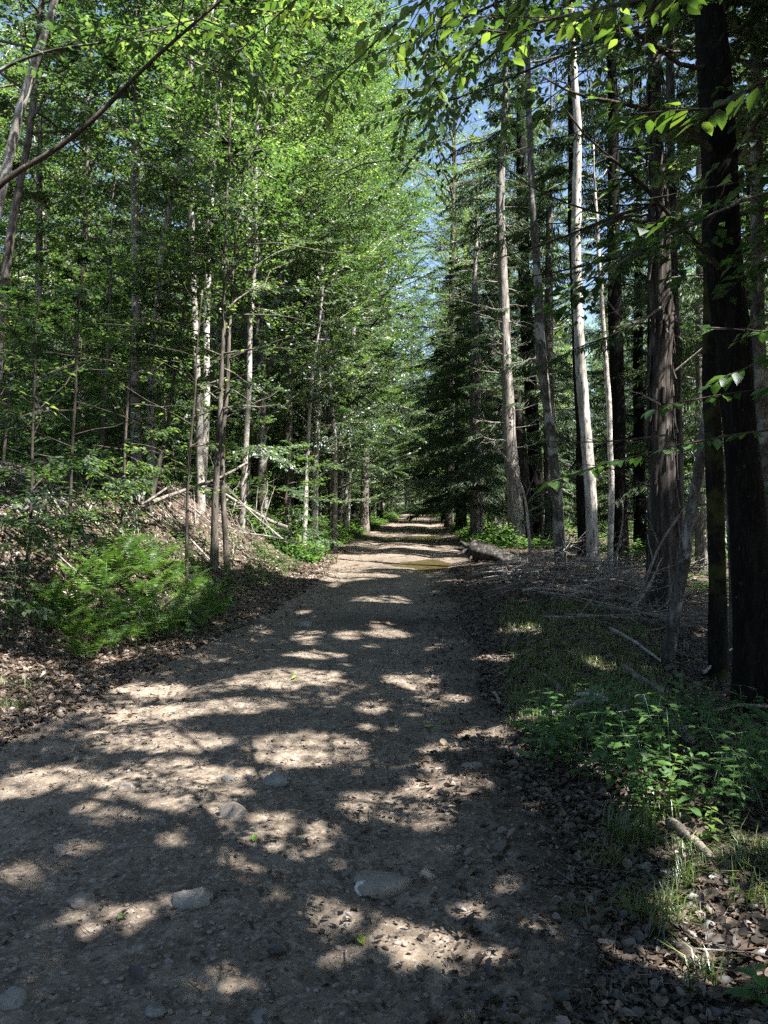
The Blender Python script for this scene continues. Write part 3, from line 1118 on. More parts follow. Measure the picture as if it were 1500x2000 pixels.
# left bank
key_tree("broadleaf_tree", "tan grey trunk rising straight from the bank with other stems joined at its foot",
         [(270, 985), (266, 780), (265, 600), (263, 400), (265, 250), (266, 90)], [24, 19, 18, 17, 16, 14], M['pale'], d=13.5, Ht=15, crown=dict(HB, s0=.4), seed=1)
key_tree("broadleaf_tree", "thinner bent stem forking away from the foot of the tan grey trunk on the bank",
         [(284, 975), (298, 910), (293, 800), (297, 690), (318, 480), (350, 300), (372, 240)], [19, 17, 14, 13, 12, 10, 9], M['pale'], d=13.6, Ht=11, crown=dict(HB, s0=.5, nl=20), seed=2)
key_tree("broadleaf_tree", "short dark stem slanting right out of the forked clump on the bank",
         [(292, 985), (305, 930), (318, 880), (330, 830)], [12, 11, 9, 8], M['bark'], d=13.4, Ht=6, crown=dict(HB, s0=.5, nl=12, length=1.2), seed=3)
key_tree("broadleaf_tree", "tall straight pale trunk with peeling streaks, standing between two thinner pale stems",
         [(392, 960), (388, 800), (380, 650), (375, 480), (372, 300), (374, 150)], [15, 14, 12, 11, 10, 9], M['birch'], d=16.5, Ht=17, crown=dict(HB, s0=.45), seed=4)
key_tree("broadleaf_tree", "slim pale trunk bending gently right as it rises beside the streaked trunk",
         [(398, 950), (402, 700), (406, 520), (413, 360), (424, 230), (434, 120)], [16, 13, 13, 12, 11, 10], M['pale'], d=17.5, Ht=17, crown=dict(HB, s0=.5), seed=5)
key_tree("broadleaf_tree", "bright pale birch-like stem standing just above the upper end of the fallen log",
         [(476, 965), (483, 840), (490, 690), (492, 600), (498, 480)], [12, 11, 10, 9, 8], M['birch'], d=18.5, Ht=13, crown=dict(HB, s0=.45), seed=6)
key_tree("broadleaf_tree", "dark straight trunk deep in the wood between pale stems and the sunlit shrub",
         [(583, 880), (585, 760), (592, 620), (597, 540), (590, 300)], [15, 14, 14, 13, 11], M['dark'], d=27, Ht=22, crown=dict(HI, s0=.4), seed=7)
key_tree("broadleaf_tree", "thin crooked grey stem leaning left above the sunlit shrub at the track side",
         [(654, 1005), (655, 900), (645, 760), (632, 640), (615, 510)], [9, 9, 8, 7, 6], M['birch'], d=24, Ht=11, crown=dict(HB, s0=.5, nl=20, length=1.5), seed=8)
key_tree("broadleaf_tree", "thin straight grey stem just left of the crooked grey stem",
         [(598, 940), (602, 830), (612, 720), (625, 640)], [9, 8, 7, 6], M['pale'], d=23, Ht=10, crown=dict(HB, s0=.4, nl=20, length=1.5), seed=9)
key_tree("broadleaf_tree", "pale distant trunk leaning a little right, seen through leaves left of the track",
         [(683, 800), (686, 720), (690, 640)], [9, 9, 8], M['pale'], d=34, Ht=18, crown=dict(HI, s0=.45), seed=10)
key_tree("birch_tree", "white-barked birch leaning over to the right at the upper left, trunk bare and mottled",
         [(-75, 700), (-20, 480), (10, 340), (45, 200), (80, 90), (112, -10)], [20, 19, 18, 17, 15, 13], M['birch'], d=10.5, Ht=13, crown=dict(HB, s0=.7), seed=11)
key_tree("broadleaf_tree", "dark slanting trunk at the far left edge under the leaning white birch",
         [(-20, 860), (5, 640), (18, 480), (36, 380), (60, 260)], [20, 18, 17, 15, 13], M['bark'], d=11.5, Ht=12, crown=dict(HB, s0=.5), seed=12)
key_tree("broadleaf_tree", "dark young trunk rising from the shadowed hollow of the bank in front of the log",
         [(418, 1060), (420, 950), (428, 830), (432, 700), (440, 560)], [15, 12, 10, 9, 7], M['bark'], d=13, Ht=10, crown=dict(HB, s0=.3), seed=13)
key_tree("broadleaf_tree", "pair-like second dark stem close beside the dark young trunk of the bank",
         [(440, 1040), (434, 930), (436, 850), (444, 760)], [11, 10, 9, 8], M['bark'], d=13.6, Ht=8, crown=dict(HB, s0=.35, nl=22), seed=14)
key_tree("sapling", "thread-thin sapling standing at the foot of the bank behind the ferns",
         [(366, 1090), (366, 960), (372, 860), (380, 760)], [6, 5, 5, 4], M['twig'], d=11.0, Ht=4.6, crown=dict(HB, s0=.4, nl=14, length=1.0, lpt=22, leaf=.08), cat='sapling', seed=15)
key_tree("broadleaf_tree", "grey trunk at the left of the bank, bare below and standing behind the white boulder",
         [(160, 900), (155, 800), (150, 700), (160, 560), (170, 380)], [16, 15, 13, 12, 10], M['bark'], d=17, Ht=14, crown=dict(HB, s0=.35), seed=16)
key_tree("broadleaf_tree", "dark trunk among thin stems at the far left, above the sunlit leaf bank",
         [(68, 905), (72, 800), (70, 700), (76, 560)], [19, 17, 16, 14], M['mottle'], d=18, Ht=15, crown=dict(HB, s0=.4), seed=17)
key_tree("broadleaf_tree", "slender upright stem standing left of the tan grey trunk with bare lower half",
         [(196, 960), (200, 850), (205, 760), (212, 640)], [8, 7, 7, 6], M['bark'], d=13, Ht=9, crown=dict(HB, s0=.35, nl=22), seed=18)
key_tree("sapling", "sunlit shrub-like sapling spreading pale green sprays by the track at the end of the log",
         [(560, 1020), (556, 960), (566, 900)], [7, 6, 5], M['twig'], d=20, Ht=3.0,
         crown=dict(kind='b', s0=.12, s1=.99, nl=26, length=1.3, elev=.15, ntw=9, lpt=26, leaf=.085, nr=.3, leafm=M['leaf']), cat='sapling', seed=19)
for q, (px, py, d, h, lab) in enumerate([
        (60, 930, 8.5, 3.2, "young sapling holding flat bright sprays in front of the left wood"),
        (140, 960, 9.6, 3.6, "taller young sapling with layered yellow-green sprays beside the flat-sprayed one"),
        (240, 990, 11.5, 3.4, "thin sapling with horizontal leaf layers in front of the tan grey trunk"),
        (-30, 1000, 6.8, 2.9, "near sapling at the far left edge reaching leafy arms into view")]):
    p = at(px, py, d)
    key_tree("sapling", lab, [(px, py), (px + 4, py - 120), (px + 10, py - 240)], [6, 5, 4], M['twig'], d=d, Ht=hz(p[0], d) + h,
             crown=dict(kind='b', s0=.25, s1=.98, nl=18, length=1.15, elev=.2, ntw=8, lpt=24, leaf=.078, nr=.4, leafm=M['leaf']), cat='sapling', seed=20 + q)

# right side
CH = dict(kind='h', s0=.50, s1=.99, nl=60, length=2.6, nb=24, nq=16, leafm=M['needle'])
root, ax, base, d, rg = key_tree("hemlock_tree", "big half-bare hemlock with a thick grey-brown trunk and many dead side branches by the puddle",
                                 [(1011, 1068), (1004, 960), (994, 820), (986, 650), (981, 520), (976, 380), (985, 240)], [33, 29, 25, 20, 18, 16, 13],
                                 M['hemlock'], Ht=18, crown=dict(CH, s0=.55, nl=50, length=2.1), k=22, rough=.16, seed=30)
for q in range(34):
    z = 3.2 + 8.8 * (q + rg.random()) / 34
    azb = (PI if q % 2 else 0) + (rg.random() - .5) * 1.9
    dead_branch(root, ax, s_at(ax, base, z), azb, .7 + 1.1 * rg.random() + (.3 if z < 6 else 0), .15 * (rg.random() - .2), rg, M['deadwood'], .017, 7, 1)
OPEN = (base, .97)
mb = MB()
crown_hemlock(mb, ax, .22, .48, 14, 1.7, 14, 12, rg)
mb.build("lower_boughs", [M['twig'], M['needle']], root)
OPEN = None
key_tree("tree_snag", "broken-topped brown snag leaning against the thick hemlock trunk",
         [(1032, 1066), (1024, 950), (1016, 840), (1012, 762)], [23, 21, 19, 14], M['shag'], d=d + .6, Ht=0, k=18, rough=.35, cat='snag', seed=31)
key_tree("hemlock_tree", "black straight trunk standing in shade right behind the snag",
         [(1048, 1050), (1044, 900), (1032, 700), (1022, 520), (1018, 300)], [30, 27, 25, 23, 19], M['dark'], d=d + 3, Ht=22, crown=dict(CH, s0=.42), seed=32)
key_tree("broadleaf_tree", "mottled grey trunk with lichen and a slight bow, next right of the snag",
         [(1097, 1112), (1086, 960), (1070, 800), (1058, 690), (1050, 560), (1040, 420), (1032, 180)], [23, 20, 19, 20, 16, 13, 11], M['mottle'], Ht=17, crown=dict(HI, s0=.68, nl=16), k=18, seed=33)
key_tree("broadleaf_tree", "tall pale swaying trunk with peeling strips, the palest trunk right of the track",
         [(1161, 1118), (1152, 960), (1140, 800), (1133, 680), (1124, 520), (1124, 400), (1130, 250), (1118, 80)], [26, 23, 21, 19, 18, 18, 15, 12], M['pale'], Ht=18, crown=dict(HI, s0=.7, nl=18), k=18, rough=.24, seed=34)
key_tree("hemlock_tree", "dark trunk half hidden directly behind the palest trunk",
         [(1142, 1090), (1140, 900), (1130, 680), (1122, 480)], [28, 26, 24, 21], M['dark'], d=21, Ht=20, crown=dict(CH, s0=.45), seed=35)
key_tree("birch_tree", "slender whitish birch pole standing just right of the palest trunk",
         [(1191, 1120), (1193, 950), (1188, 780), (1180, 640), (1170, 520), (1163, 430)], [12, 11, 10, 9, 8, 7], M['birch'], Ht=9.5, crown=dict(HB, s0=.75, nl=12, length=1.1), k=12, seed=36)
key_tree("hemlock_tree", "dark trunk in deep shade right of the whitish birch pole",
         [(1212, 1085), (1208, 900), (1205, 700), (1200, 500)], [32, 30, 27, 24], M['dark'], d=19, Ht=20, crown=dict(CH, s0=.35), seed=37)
root, ax, base, d5, rg = key_tree("shagbark_tree", "thick reddish-brown trunk with ragged peeling bark, behind the brush pile",
                                  [(1296, 1195), (1296, 1050), (1293, 850), (1290, 650), (1288, 480), (1285, 320), (1280, 120)], [62, 52, 47, 43, 37, 30, 23], M['shag'], Ht=19,
                                  crown=dict(CH, s0=.62), k=34, rough=.34, seed=38, extra=bark_strips)
OPEN = (base, .97)
mb = MB()
crown_hemlock(mb, ax, .24, .60, 20, 2.1, 16, 14, rg)
mb.build("lower_boughs", [M['twig'], M['needle']], root)
OPEN = None
for q, pl in enumerate([[(1280, 440), (1220, 428), (1140, 410), (1050, 375), (990, 335), (960, 300)],
                        [(1283, 400), (1210, 417), (1165, 436), (1060, 480), (990, 500), (930, 515)],
                        [(1287, 490), (1185, 507), (1120, 525), (1040, 540), (990, 545)],
                        [(1290, 520), (1230, 515), (1175, 540), (1120, 552)],
                        [(1290, 600), (1240, 640), (1190, 600), (1165, 540)],
                        [(1300, 850), (1200, 862), (1130, 864), (1065, 862)],
                        [(1300, 960), (1240, 940), (1200, 915), (1130, 905)],
                        [(1290, 790), (1250, 768), (1230, 764)],
                        [(1300, 640), (1350, 600), (1400, 560)],
                        [(1300, 740), (1360, 690), (1420, 640), (1500, 610)],
                        [(1290, 330), (1240, 290), (1180, 285), (1100, 250)],
                        [(1290, 260), (1350, 200), (1420, 190), (1500, 140)]]):
    dd = d5 - .3 * (q % 3)
    P = np.array([at(px, py, dd - (.9 - .2 * (q % 4)) * (k / len(pl))) for k, (px, py) in enumerate(pl)]) - base
    P, _ = resample(P, np.ones(len(P)), 9)
    mb = MB()
    branchy(mb, P, .028 if q < 3 else .017, .005, rg, 8, .28, 6, 0, 2)
    mb.build("dead_branch", M['deadwood'] if q in (4, 7, 8, 9) else M['twig'], root)
key_tree("broadleaf_tree", "crooked lichen-mottled young trunk leaning right in front of the ragged brown trunk",
         [(1303, 1292), (1322, 1170), (1335, 1100), (1352, 980), (1372, 880), (1388, 760), (1392, 600)], [24, 21, 24, 20, 18, 16, 12], M['mottle'], Ht=9, crown=dict(HI, s0=.72, nl=16, length=1.6), k=18, rough=.3, seed=39)
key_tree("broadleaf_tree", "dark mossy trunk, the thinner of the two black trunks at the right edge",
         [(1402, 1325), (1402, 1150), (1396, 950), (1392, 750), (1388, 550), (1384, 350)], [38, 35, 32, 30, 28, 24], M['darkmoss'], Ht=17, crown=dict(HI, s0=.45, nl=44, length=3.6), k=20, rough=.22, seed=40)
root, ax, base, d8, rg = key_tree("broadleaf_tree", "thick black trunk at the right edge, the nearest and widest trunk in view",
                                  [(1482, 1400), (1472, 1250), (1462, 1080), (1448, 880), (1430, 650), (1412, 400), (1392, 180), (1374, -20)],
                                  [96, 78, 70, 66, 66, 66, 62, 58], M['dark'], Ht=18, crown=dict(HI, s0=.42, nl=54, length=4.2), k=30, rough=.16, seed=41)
for pl, r in [([(1440, 560), (1370, 485), (1300, 415), (1250, 350), (1200, 315), (1135, 262), (1105, 215)], .026),
              ([(1425, 330), (1340, 240), (1270, 215), (1190, 195), (1120, 190), (1060, 150)], .03),
              ([(1400, 120), (1340, 150), (1260, 60), (1180, 50), (1050, 70), (960, 40)], .022),
              ([(1430, 320), (1500, 200), (1560, 120)], .02)]:
    P = np.array([at(px, py, d8 - 1.2 * k / len(pl)) for k, (px, py) in enumerate(pl)]) - base
    P, _ = resample(P, np.ones(len(P)), 10)
    mb = MB()
    branchy(mb, P, r, .005, rg, 8, .3, 6, 0, 2)
    # leafy ends
    A_, B_ = [], []
    for q in range(11):
        t = .3 + .7 * rg.random()
        k = t * (len(P) - 1)
        i0 = min(int(k), len(P) - 2)
        a = P[i0] + (P[i0 + 1] - P[i0]) * (k - i0)
        dv = nrm(P[i0 + 1] - P[i0] + (rg.random(3) - .5) * 1.6 * np.array([1, 1, .4]))
        A_.append(a)
        B_.append(a + dv * (.25 + .35 * rg.random()))
    OPEN = (base, .9)
    A_, B_ = np.array(A_), np.array(B_)
    twigs(mb, A_, B_, .003, 0)
    idx = np.repeat(np.arange(len(A_)), 12)
    m = len(idx)
    t = rg.random(m)
    pp = A_[idx] + (B_ - A_)[idx] * t[:, None]
    dv = nrm(B_ - A_)[idx]
    S = nrm(np.cross(dv, UP)) * np.where(rg.random(m) > .5, 1, -1)[:, None]
    leaves(mb, pp, dv * .7 + S * .8 + (rg.random((m, 3)) - .5) * .4, UP[None] + (rg.random((m, 3)) - .5) * .7, .06 + .04 * rg.random(m), .036 + .02 * rg.random(m), rg.random(m), 1, 1)
    OPEN = None
    mb.build("leafy_branch", [M['twig'], M['leaf']], root)
R8 = (root, base)
key_tree("broadleaf_tree", "greyish trunk cut off by the right edge beyond the widest black trunk",
         [(1512, 1250), (1506, 1050), (1494, 850), (1482, 700), (1478, 500)], [36, 32, 30, 27, 24], M['mottle'], d=9.5, Ht=15, crown=dict(HI, s0=.45, nl=24), seed=42)
key_tree("broadleaf_tree", "thin grey trunk seen in the gap between the two black trunks",
         [(1436, 1330), (1436, 1200), (1430, 1050), (1424, 900)], [22, 20, 18, 15], M['mottle'], d=8.6, Ht=9, crown=dict(HI, s0=.6, nl=14, length=1.4), seed=43)
key_tree("hemlock_tree", "shaded reddish trunk close behind the ragged brown trunk, a little to its right",
         [(1322, 1150), (1322, 950), (1318, 700), (1312, 450)], [28, 26, 24, 20], M['shag'], d=13.5, Ht=15, crown=dict(CH, s0=.72, nl=30), seed=44)
# hemlocks whose low boughs hang towards the track
for q, (px, d, w_, lab) in enumerate([(930, 30, 26, "dense hemlock with low dark boughs drooping to the track behind the half-bare one"),
                                      (900, 40, 22, "hemlock with drooping boughs farther down the right of the track, past the dense one"),
                                      (965, 36, 26, "hemlock with a plain dark trunk set back between the drooping hemlocks"),
                                      (872, 52, 20, "last dark hemlock trunk standing close to the right side of the far track"),
                                      (1075, 27, 26, "dark-boughed hemlock filling the gap behind the mottled grey trunk"),
                                      (1250, 24, 24, "dark hemlock filling the shade behind the whitish birch pole and the ragged trunk"),
                                      (1370, 19, 22, "dark hemlock in the shade beyond the crooked lichen-mottled trunk"),
                                      (1465, 22, 24, "dark hemlock behind the two black trunks at the right edge")]):
    p = at(px, 1000, d)
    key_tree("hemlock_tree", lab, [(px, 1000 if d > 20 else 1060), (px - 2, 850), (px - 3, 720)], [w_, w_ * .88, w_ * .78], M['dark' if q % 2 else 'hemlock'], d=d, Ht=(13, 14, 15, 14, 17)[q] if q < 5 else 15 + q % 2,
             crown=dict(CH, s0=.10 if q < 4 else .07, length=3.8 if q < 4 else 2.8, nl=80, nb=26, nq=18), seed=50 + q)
# tall trees whose crowns close the view over the track
for q, (px, d, ht, lab) in enumerate([(560, 24, 24, "tall leafy tree behind the bright pale stem, its crown leaning toward the track"),
                                      (690, 46, 26, "tall leafy tree left of the far track, its crown closing the sky gap"),
                                      (480, 21, 23, "tall leafy tree with a sunny yellow-green crown behind the two slim pale trunks"),
                                      (905, 62, 26, "tall leafy tree at the right of the far track beyond the hemlocks"),
                                      (878, 44, 28, "tallest leafy tree, right of the far track, crown spread across the strip of sky"),
                                      (712, 37, 27, "tall leafy tree crowding the left track edge past the crooked grey stem")]):
    key_tree("broadleaf_tree", lab, [(px, 990), (px + 3, 700), (px + 8, 400)], [17, 14, 11], M['bark'], d=d, Ht=ht,
             crown=dict(HI, s0=(.28, .45, .28, .4, .5, .5, .6, .6)[q], nl=60, length=3.6 if q < 4 else 4.8, ntw=10, lpt=66, elev=.6, nr=1.0), seed=60 + q)


# ---- overhanging boughs with large leaves, close to the camera
def leafy_bough(root, base, pl, r, rg, barkm, leafm, ntw, tl, lpt, leaf, spread=.5, lod=1, hang=.1):
    P = np.array([at(px, py, d) for px, py, d in pl]) - base
    P, _ = resample(P, np.ones(len(P)), 14)
    mb = MB()
    tube(mb, P, np.linspace(r, .003, len(P)), 7, 0, rough=.1, rg=rg)
    A_, B_ = [], []
    for q in range(ntw):
        t = .22 + .78 * (q + rg.random()) / ntw
        k = t * (len(P) - 1)
        i0 = min(int(k), len(P) - 2)
        a = P[i0] + (P[i0 + 1] - P[i0]) * (k - i0)
        d0 = nrm(P[i0 + 1] - P[i0])
        S = nrm(np.cross(d0, UP)) * (1 if q % 2 else -1)
        dv = nrm(d0 * .8 + S * (.4 + .5 * rg.random()) + UP * ((rg.random() - .5) * spread - hang))
        A_.append(a)
        B_.append(a + dv * tl * (.5 + .8 * rg.random()))
    A_, B_ = np.array(A_), np.array(B_)
    twigs(mb, A_, B_, .0032, 0)
    idx = np.repeat(np.arange(len(A_)), lpt)
    m = len(idx)
    t = np.tile((np.arange(lpt) + .5) / lpt, len(A_)) + (rg.random(m) - .5) * .12
    sg = np.where(np.arange(m) % 2 == 0, 1.0, -1.0)[:, None]
    dv = nrm(B_ - A_)[idx]
    S = nrm(np.cross(dv, UP))
    pp = A_[idx] + (B_ - A_)[idx] * t[:, None] + S * sg * .012
    an = .65 + .5 * rg.random(m)
    D = dv * np.cos(an)[:, None] + S * sg * np.sin(an)[:, None] - UP * (.1 + .5 * rg.random(m) ** 2)[:, None] + (rg.random((m, 3)) - .5) * .25
    Nn = UP[None] + (rg.random((m, 3)) - .5) * .8
    Ln = leaf * (.6 + .6 * rg.random(m))
    global OPEN
    OPEN = (base, .9)
    leaves(mb, pp, D, Nn, Ln, Ln * .56, .1 + .75 * rg.random(m), 1, lod, .10, .18)
    OPEN = None
    mb.build("leafy_bough", [barkm, leafm], root)


rg = np.random.default_rng(77)
bx, by = 3.1, 1.0
base = np.array([bx, by, hz(bx, by)])
root = tag(empty("overhanging_tree", base), "tree just beyond the right edge whose large-leaved boughs hang over the track overhead", "tree")
ax = Axis(np.array([[0, 0, -.3], [0, 0, 2], [-.1, .1, 5], [0, .1, 9]]), [.12, .10, .08, .04])
mb = MB()
P_, R_ = resample(ax.P, ax.R, 20)
tube(mb, P_, R_, 12, 0, rough=.15, rg=rg, fl=.4)
mb.build("trunk", M['bark'], root)
mb = MB()
OPEN = (base, .95)
crown_broad(mb, ax, .65, .99, 22, 2.4, .4, 8, 26, .09, rg, .5)
OPEN = None
mb.build("crown", [M['bark'], M['leaf']], root)
for pl, r, ntw, tl, lpt, lf in [
        ([(1720, -250, 1.4), (1500, -120, 2.0), (1330, -20, 2.5), (1160, 20, 2.9), (1010, 50, 3.2), (880, 110, 3.4), (830, 150, 3.5)], .012, 16, .34, 9, .072),
        ([(1800, -500, 1.6), (1400, -330, 2.6), (1100, -170, 3.2), (860, -30, 3.6), (720, 90, 3.7), (640, 170, 3.8), (610, 200, 3.8)], .014, 18, .38, 12, .072),
        ([(1150, -420, 3.2), (980, -160, 3.7), (900, -50, 4.0), (850, 60, 4.1), (840, 120, 4.1), (850, 160, 4.1)], .010, 18, .36, 12, .072),
        ([(1640, 60, 2.0), (1500, 150, 2.4), (1410, 215, 2.55), (1320, 215, 2.65), (1225, 225, 2.7)], .008, 7, .18, 6, .08),
        ([(1500, -600, 3.0), (1100, -330, 4.0), (800, -150, 4.6), (600, -20, 5.0), (480, 80, 5.2), (440, 130, 5.2)], .016, 22, .42, 13, .072),
        ([(1600, -420, 2.6), (1300, -200, 4.0), (1050, -20, 4.8), (900, 110, 5.3), (800, 200, 5.6), (780, 240, 5.7)], .016, 24, .42, 13, .072),
        ([(1650, -200, 3.0), (1400, -60, 4.6), (1200, 90, 5.4), (1080, 190, 5.8), (980, 260, 6.0)], .014, 20, .42, 11, .08)]:
    leafy_bough(root, base, pl, r, rg, M['twig'], M['leaf_deep'], ntw, tl, lpt, lf)

for pl, r, ntw, tl, lpt, lf in [([(1420, -120, 6.2), (1250, 40, 7), (1050, 130, 7.6), (900, 190, 8), (780, 230, 8.3)], .022, 28, .6, 14, .08),
                                ([(1400, -320, 6.2), (1150, -80, 6.8), (900, 40, 7.2), (720, 110, 7.5), (610, 160, 7.6)], .022, 28, .6, 14, .08),
                                ([(1400, -420, 6.4), (1150, -220, 7), (950, -60, 7.4), (830, 40, 7.7), (790, 120, 7.8)], .022, 34, .7, 15, .08),
                                ([(1380, -220, 6.6), (1150, -20, 7.4), (980, 90, 8), (880, 170, 8.4), (840, 300, 8.6)], .022, 34, .7, 15, .08)]:
    leafy_bough(R8[0], R8[1], pl, r, rg, M['twig'], M['leaf'], ntw, tl, lpt, lf)

bx, by = 2.15, 3.3
base = np.array([bx, by, hz(bx, by)])
root = tag(empty("sapling", base), "near sapling beyond the right edge reaching flat broad-leaved sprays before the trunks", "sapling")
mb = MB()
P_, R_ = resample(np.array([[0, 0, -.2], [0, 0, 1], [-.05, 0, 2.1], [-.1, .05, 3.2]]), np.array([.018, .015, .011, .004]), 16)
tube(mb, P_, R_, 8, 0, rg=rg)
mb.build("trunk", M['twig'], root)
for pl, ntw, tl, lpt in [([(1735, 560, 3.3), (1620, 620, 3.3), (1500, 650, 3.35), (1410, 640, 3.4), (1370, 640, 3.4)], 7, .16, 7),
                         ([(1725, 650, 3.3), (1600, 700, 3.2), (1500, 700, 3.2), (1430, 730, 3.2)], 7, .2, 7),
                         ([(1720, 720, 3.3), (1600, 760, 3.1), (1480, 760, 3.1), (1380, 775, 3.2), (1290, 795, 3.2)], 6, .16, 6),
                         ([(1720, 800, 3.3), (1580, 830, 3.3), (1420, 850, 3.4), (1280, 880, 3.45), (1150, 915, 3.5), (1085, 940, 3.5)], 9, .15, 6)]:
    leafy_bough(root, base, pl, .006, rg, M['twig'], M['herb'], ntw, tl, lpt, .075, .2, 1, .02)

# bent thin trunk crossing the upper left
rg = np.random.default_rng(78)
dB = 6.0
pl = [(-330, 1250), (-260, 900), (-150, 560), (0, 346), (100, 305), (200, 220), (262, 150), (335, 82), (392, 36), (500, -60)]
P = np.array([at(px, py, dB) for px, py in pl])
P[0][2] = hz(P[0][0], P[0][1]) - .2
base = np.array([P[0][0], P[0][1], P[0][2] + .2])
P, R = resample(P - base, np.array([22, 18, 14, 11, 10, 9, 8, 7, 6, 4]) / 1500 * dB / 2, 40)
root = tag(empty("leaning_tree", base), "thin dark bent trunk arching up across the leaves from the far left edge", "tree")
mb = MB()
tube(mb, P, R, 10, 0, rough=.2, rg=rg)
mb.build("trunk", M['twig'], root)
axb = Axis(P, R)
leafy_bough(root, base, [(-60, 180, 6), (0, 135, 6), (70, 105, 6), (130, 92, 6), (260, 76, 6), (330, 60, 6)], .016, rg, M['mottle'], M['leaf'], 12, .3, 8, .075)
leafy_bough(root, base, [(392, 36, 6), (450, 60, 6), (480, 110, 6), (500, 150, 6)], .008, rg, M['mottle'], M['leaf_deep'], 14, .3, 10, .075)
mb = MB()
crown_broad(mb, axb, .85, .99, 14, 1.5, .4, 8, 24, .085, rg, .5)
mb.build("crown", [M['mottle'], M['leaf']], root)

# ------------------------------------------------------------------ dead wood
def stick(name, label, cat, P, r0, r1, mat, rg, nsub=0, sub=.35, k=8, group=None, depth=1, rough=.2):
    P = np.asarray(P, float)
    base = P[0].copy()
    mb = MB()
    P, _ = resample(P - base, np.ones(len(P)), 12)
    if nsub:
        branchy(mb, P, r0, r1, rg, nsub, sub, k, 0, depth)
    else:
        tube(mb, P, np.linspace(r0, r1, len(P)), k, 0, rough=rough, rg=rg)
    return tag(mb.build(name, mat, None, base), label, cat, group)


def gpts(pl, lift=.02):
    out_ = []
    for p in pl:
        x, y, z = hit(p[0], p[1])
        out_.append([x, y, z + (p[2] if len(p) > 2 else lift)])
    return np.array(out_)


rg = np.random.default_rng(5)
# the fallen log on the left bank
stick("fallen_log", "sun-bleached fallen log lying down the left bank with its cut end at the track", "log",
      gpts([(440, 990, .09), (490, 1014, .09), (540, 1040, .09), (588, 1062, .08)]), .09, .12, M['deadwood'], rg, k=16)
stick("fallen_pole", "thin bleached pole lying just above the fallen log on the bank", "pole",
      [at(408, 945, 18.6), at(470, 985, 18), at(530, 1020, 17.3), at(560, 1030, 17)], .03, .045, M['deadwood'], rg, k=10, nsub=6, sub=.2)
stick("fallen_pole", "long brown dead pole propped slanting on the bank in front of the tan grey trunk", "pole",
      [at(196, 1062, 11.3), at(270, 990, 12.2), at(340, 965, 12.8), at(440, 930, 13.6), at(480, 905, 14)], .045, .02, M['stick'], rg, k=10)
stick("fallen_pole", "second shorter brown pole lying beneath the propped slanting pole", "pole",
      [at(200, 1040, 12.3), at(280, 985, 12.6), at(330, 950, 13)], .035, .015, M['stick'], rg, k=8)
for q, (a, b_, d, lab) in enumerate([((262, 1000), (218, 1052), 12, "leftmost of the bare white prongs hanging under the slanting pole"),
                                     ((252, 1002), (243, 1058), 12, "middle bare white prong hanging under the slanting pole"),
                                     ((246, 1000), (266, 1056), 12, "rightmost bare white prong hanging under the slanting pole")]):
    stick("dead_branch", lab, "branch", [at(*a, d), at((a[0] + b_[0]) / 2 + 4, (a[1] + b_[1]) / 2, d - .1), at(*b_, d - .2)], .016, .008, M['deadwood'], rg, 3, .4, 6)
stick("dead_branch", "bare brushy dead branch lying in the sun between the log and the dark young trunk", "branch",
      [at(560, 1060, 15.5), at(500, 1010, 16), at(450, 960, 16.5), at(420, 930, 16.8)], .025, .008, M['deadwood'], rg, 14, .45, 6, depth=2)
stick("dead_branch", "tangled grey dead branch at the sunny foot of the left bank", "branch",
      [at(585, 1062, 15), at(530, 1048, 15), at(470, 1040, 15.2), at(430, 1020, 15.4)], .02, .006, M['deadwood'], rg, 14, .45, 6, depth=2)
for q in range(46):
    px, py = 20 + 480 * rg.random(), 930 + 150 * rg.random()
    x, y, z = hit(px, py)
    a = rg.random() * 6.28
    L = .6 + 1.6 * rg.random()
    P = np.array([[x + math.cos(a) * L * (t - .5), y + math.sin(a) * L * (t - .5), 0] for t in np.linspace(0, 1, 5)])
    P[:, 2] = height(P[:, 0], P[:, 1]) + .03 + .25 * rg.random() * np.linspace(0, 1, 5)
    stick("fallen_stick", "grey bare stick strewn on the leafy left bank", "stick", P, .012 + .012 * rg.random(), .004, M['deadwood' if q % 3 else 'stick'], rg, 3, .35, 5, "sticks strewn on the left bank")

# weathered root-ended log at the puddle
x, y, z = hit(925, 1098)
base = np.array([x, y, z])
root = tag(empty("root_log", base), "dark weathered log with a gnarled root end pointing at the puddle", "log")
d0 = y
P = np.array([at(922, 1074, d0), at(960, 1083, d0 - .3), at(1000, 1098, d0 - .7), at(1050, 1116, d0 - 1.0)]) - base
P, R = resample(P, np.array([.25, .23, .19, .14]), 22)
mb = MB()
tube(mb, P, R, 26, 0, rough=.3, rg=rg)
mb.build("trunk", M['root'], root)
for q, (ex, ey, ez, r) in enumerate([(-.45, -.15, -.12, .06), (-.15, -.35, -.22, .06), (-.35, .1, .22, .07), (-.1, -.1, .30, .06), (-.5, .25, .02, .05), (.12, -.35, -.2, .05), (.35, -.1, .24, .04)]):
    A = P[0] + np.array([.05, 0, 0])
    B = A + np.array([ex, ey, ez])
    mb = MB()
    Q_, R2 = resample(np.array([A, A + (B - A) * .5 + (rg.random(3) - .5) * .08, B]), np.array([r * 1.6, r, r * .3]), 8)
    tube(mb, Q_, R2, 9, 0, rough=.5, rg=rg)
    mb.build("root", M['root'], root)

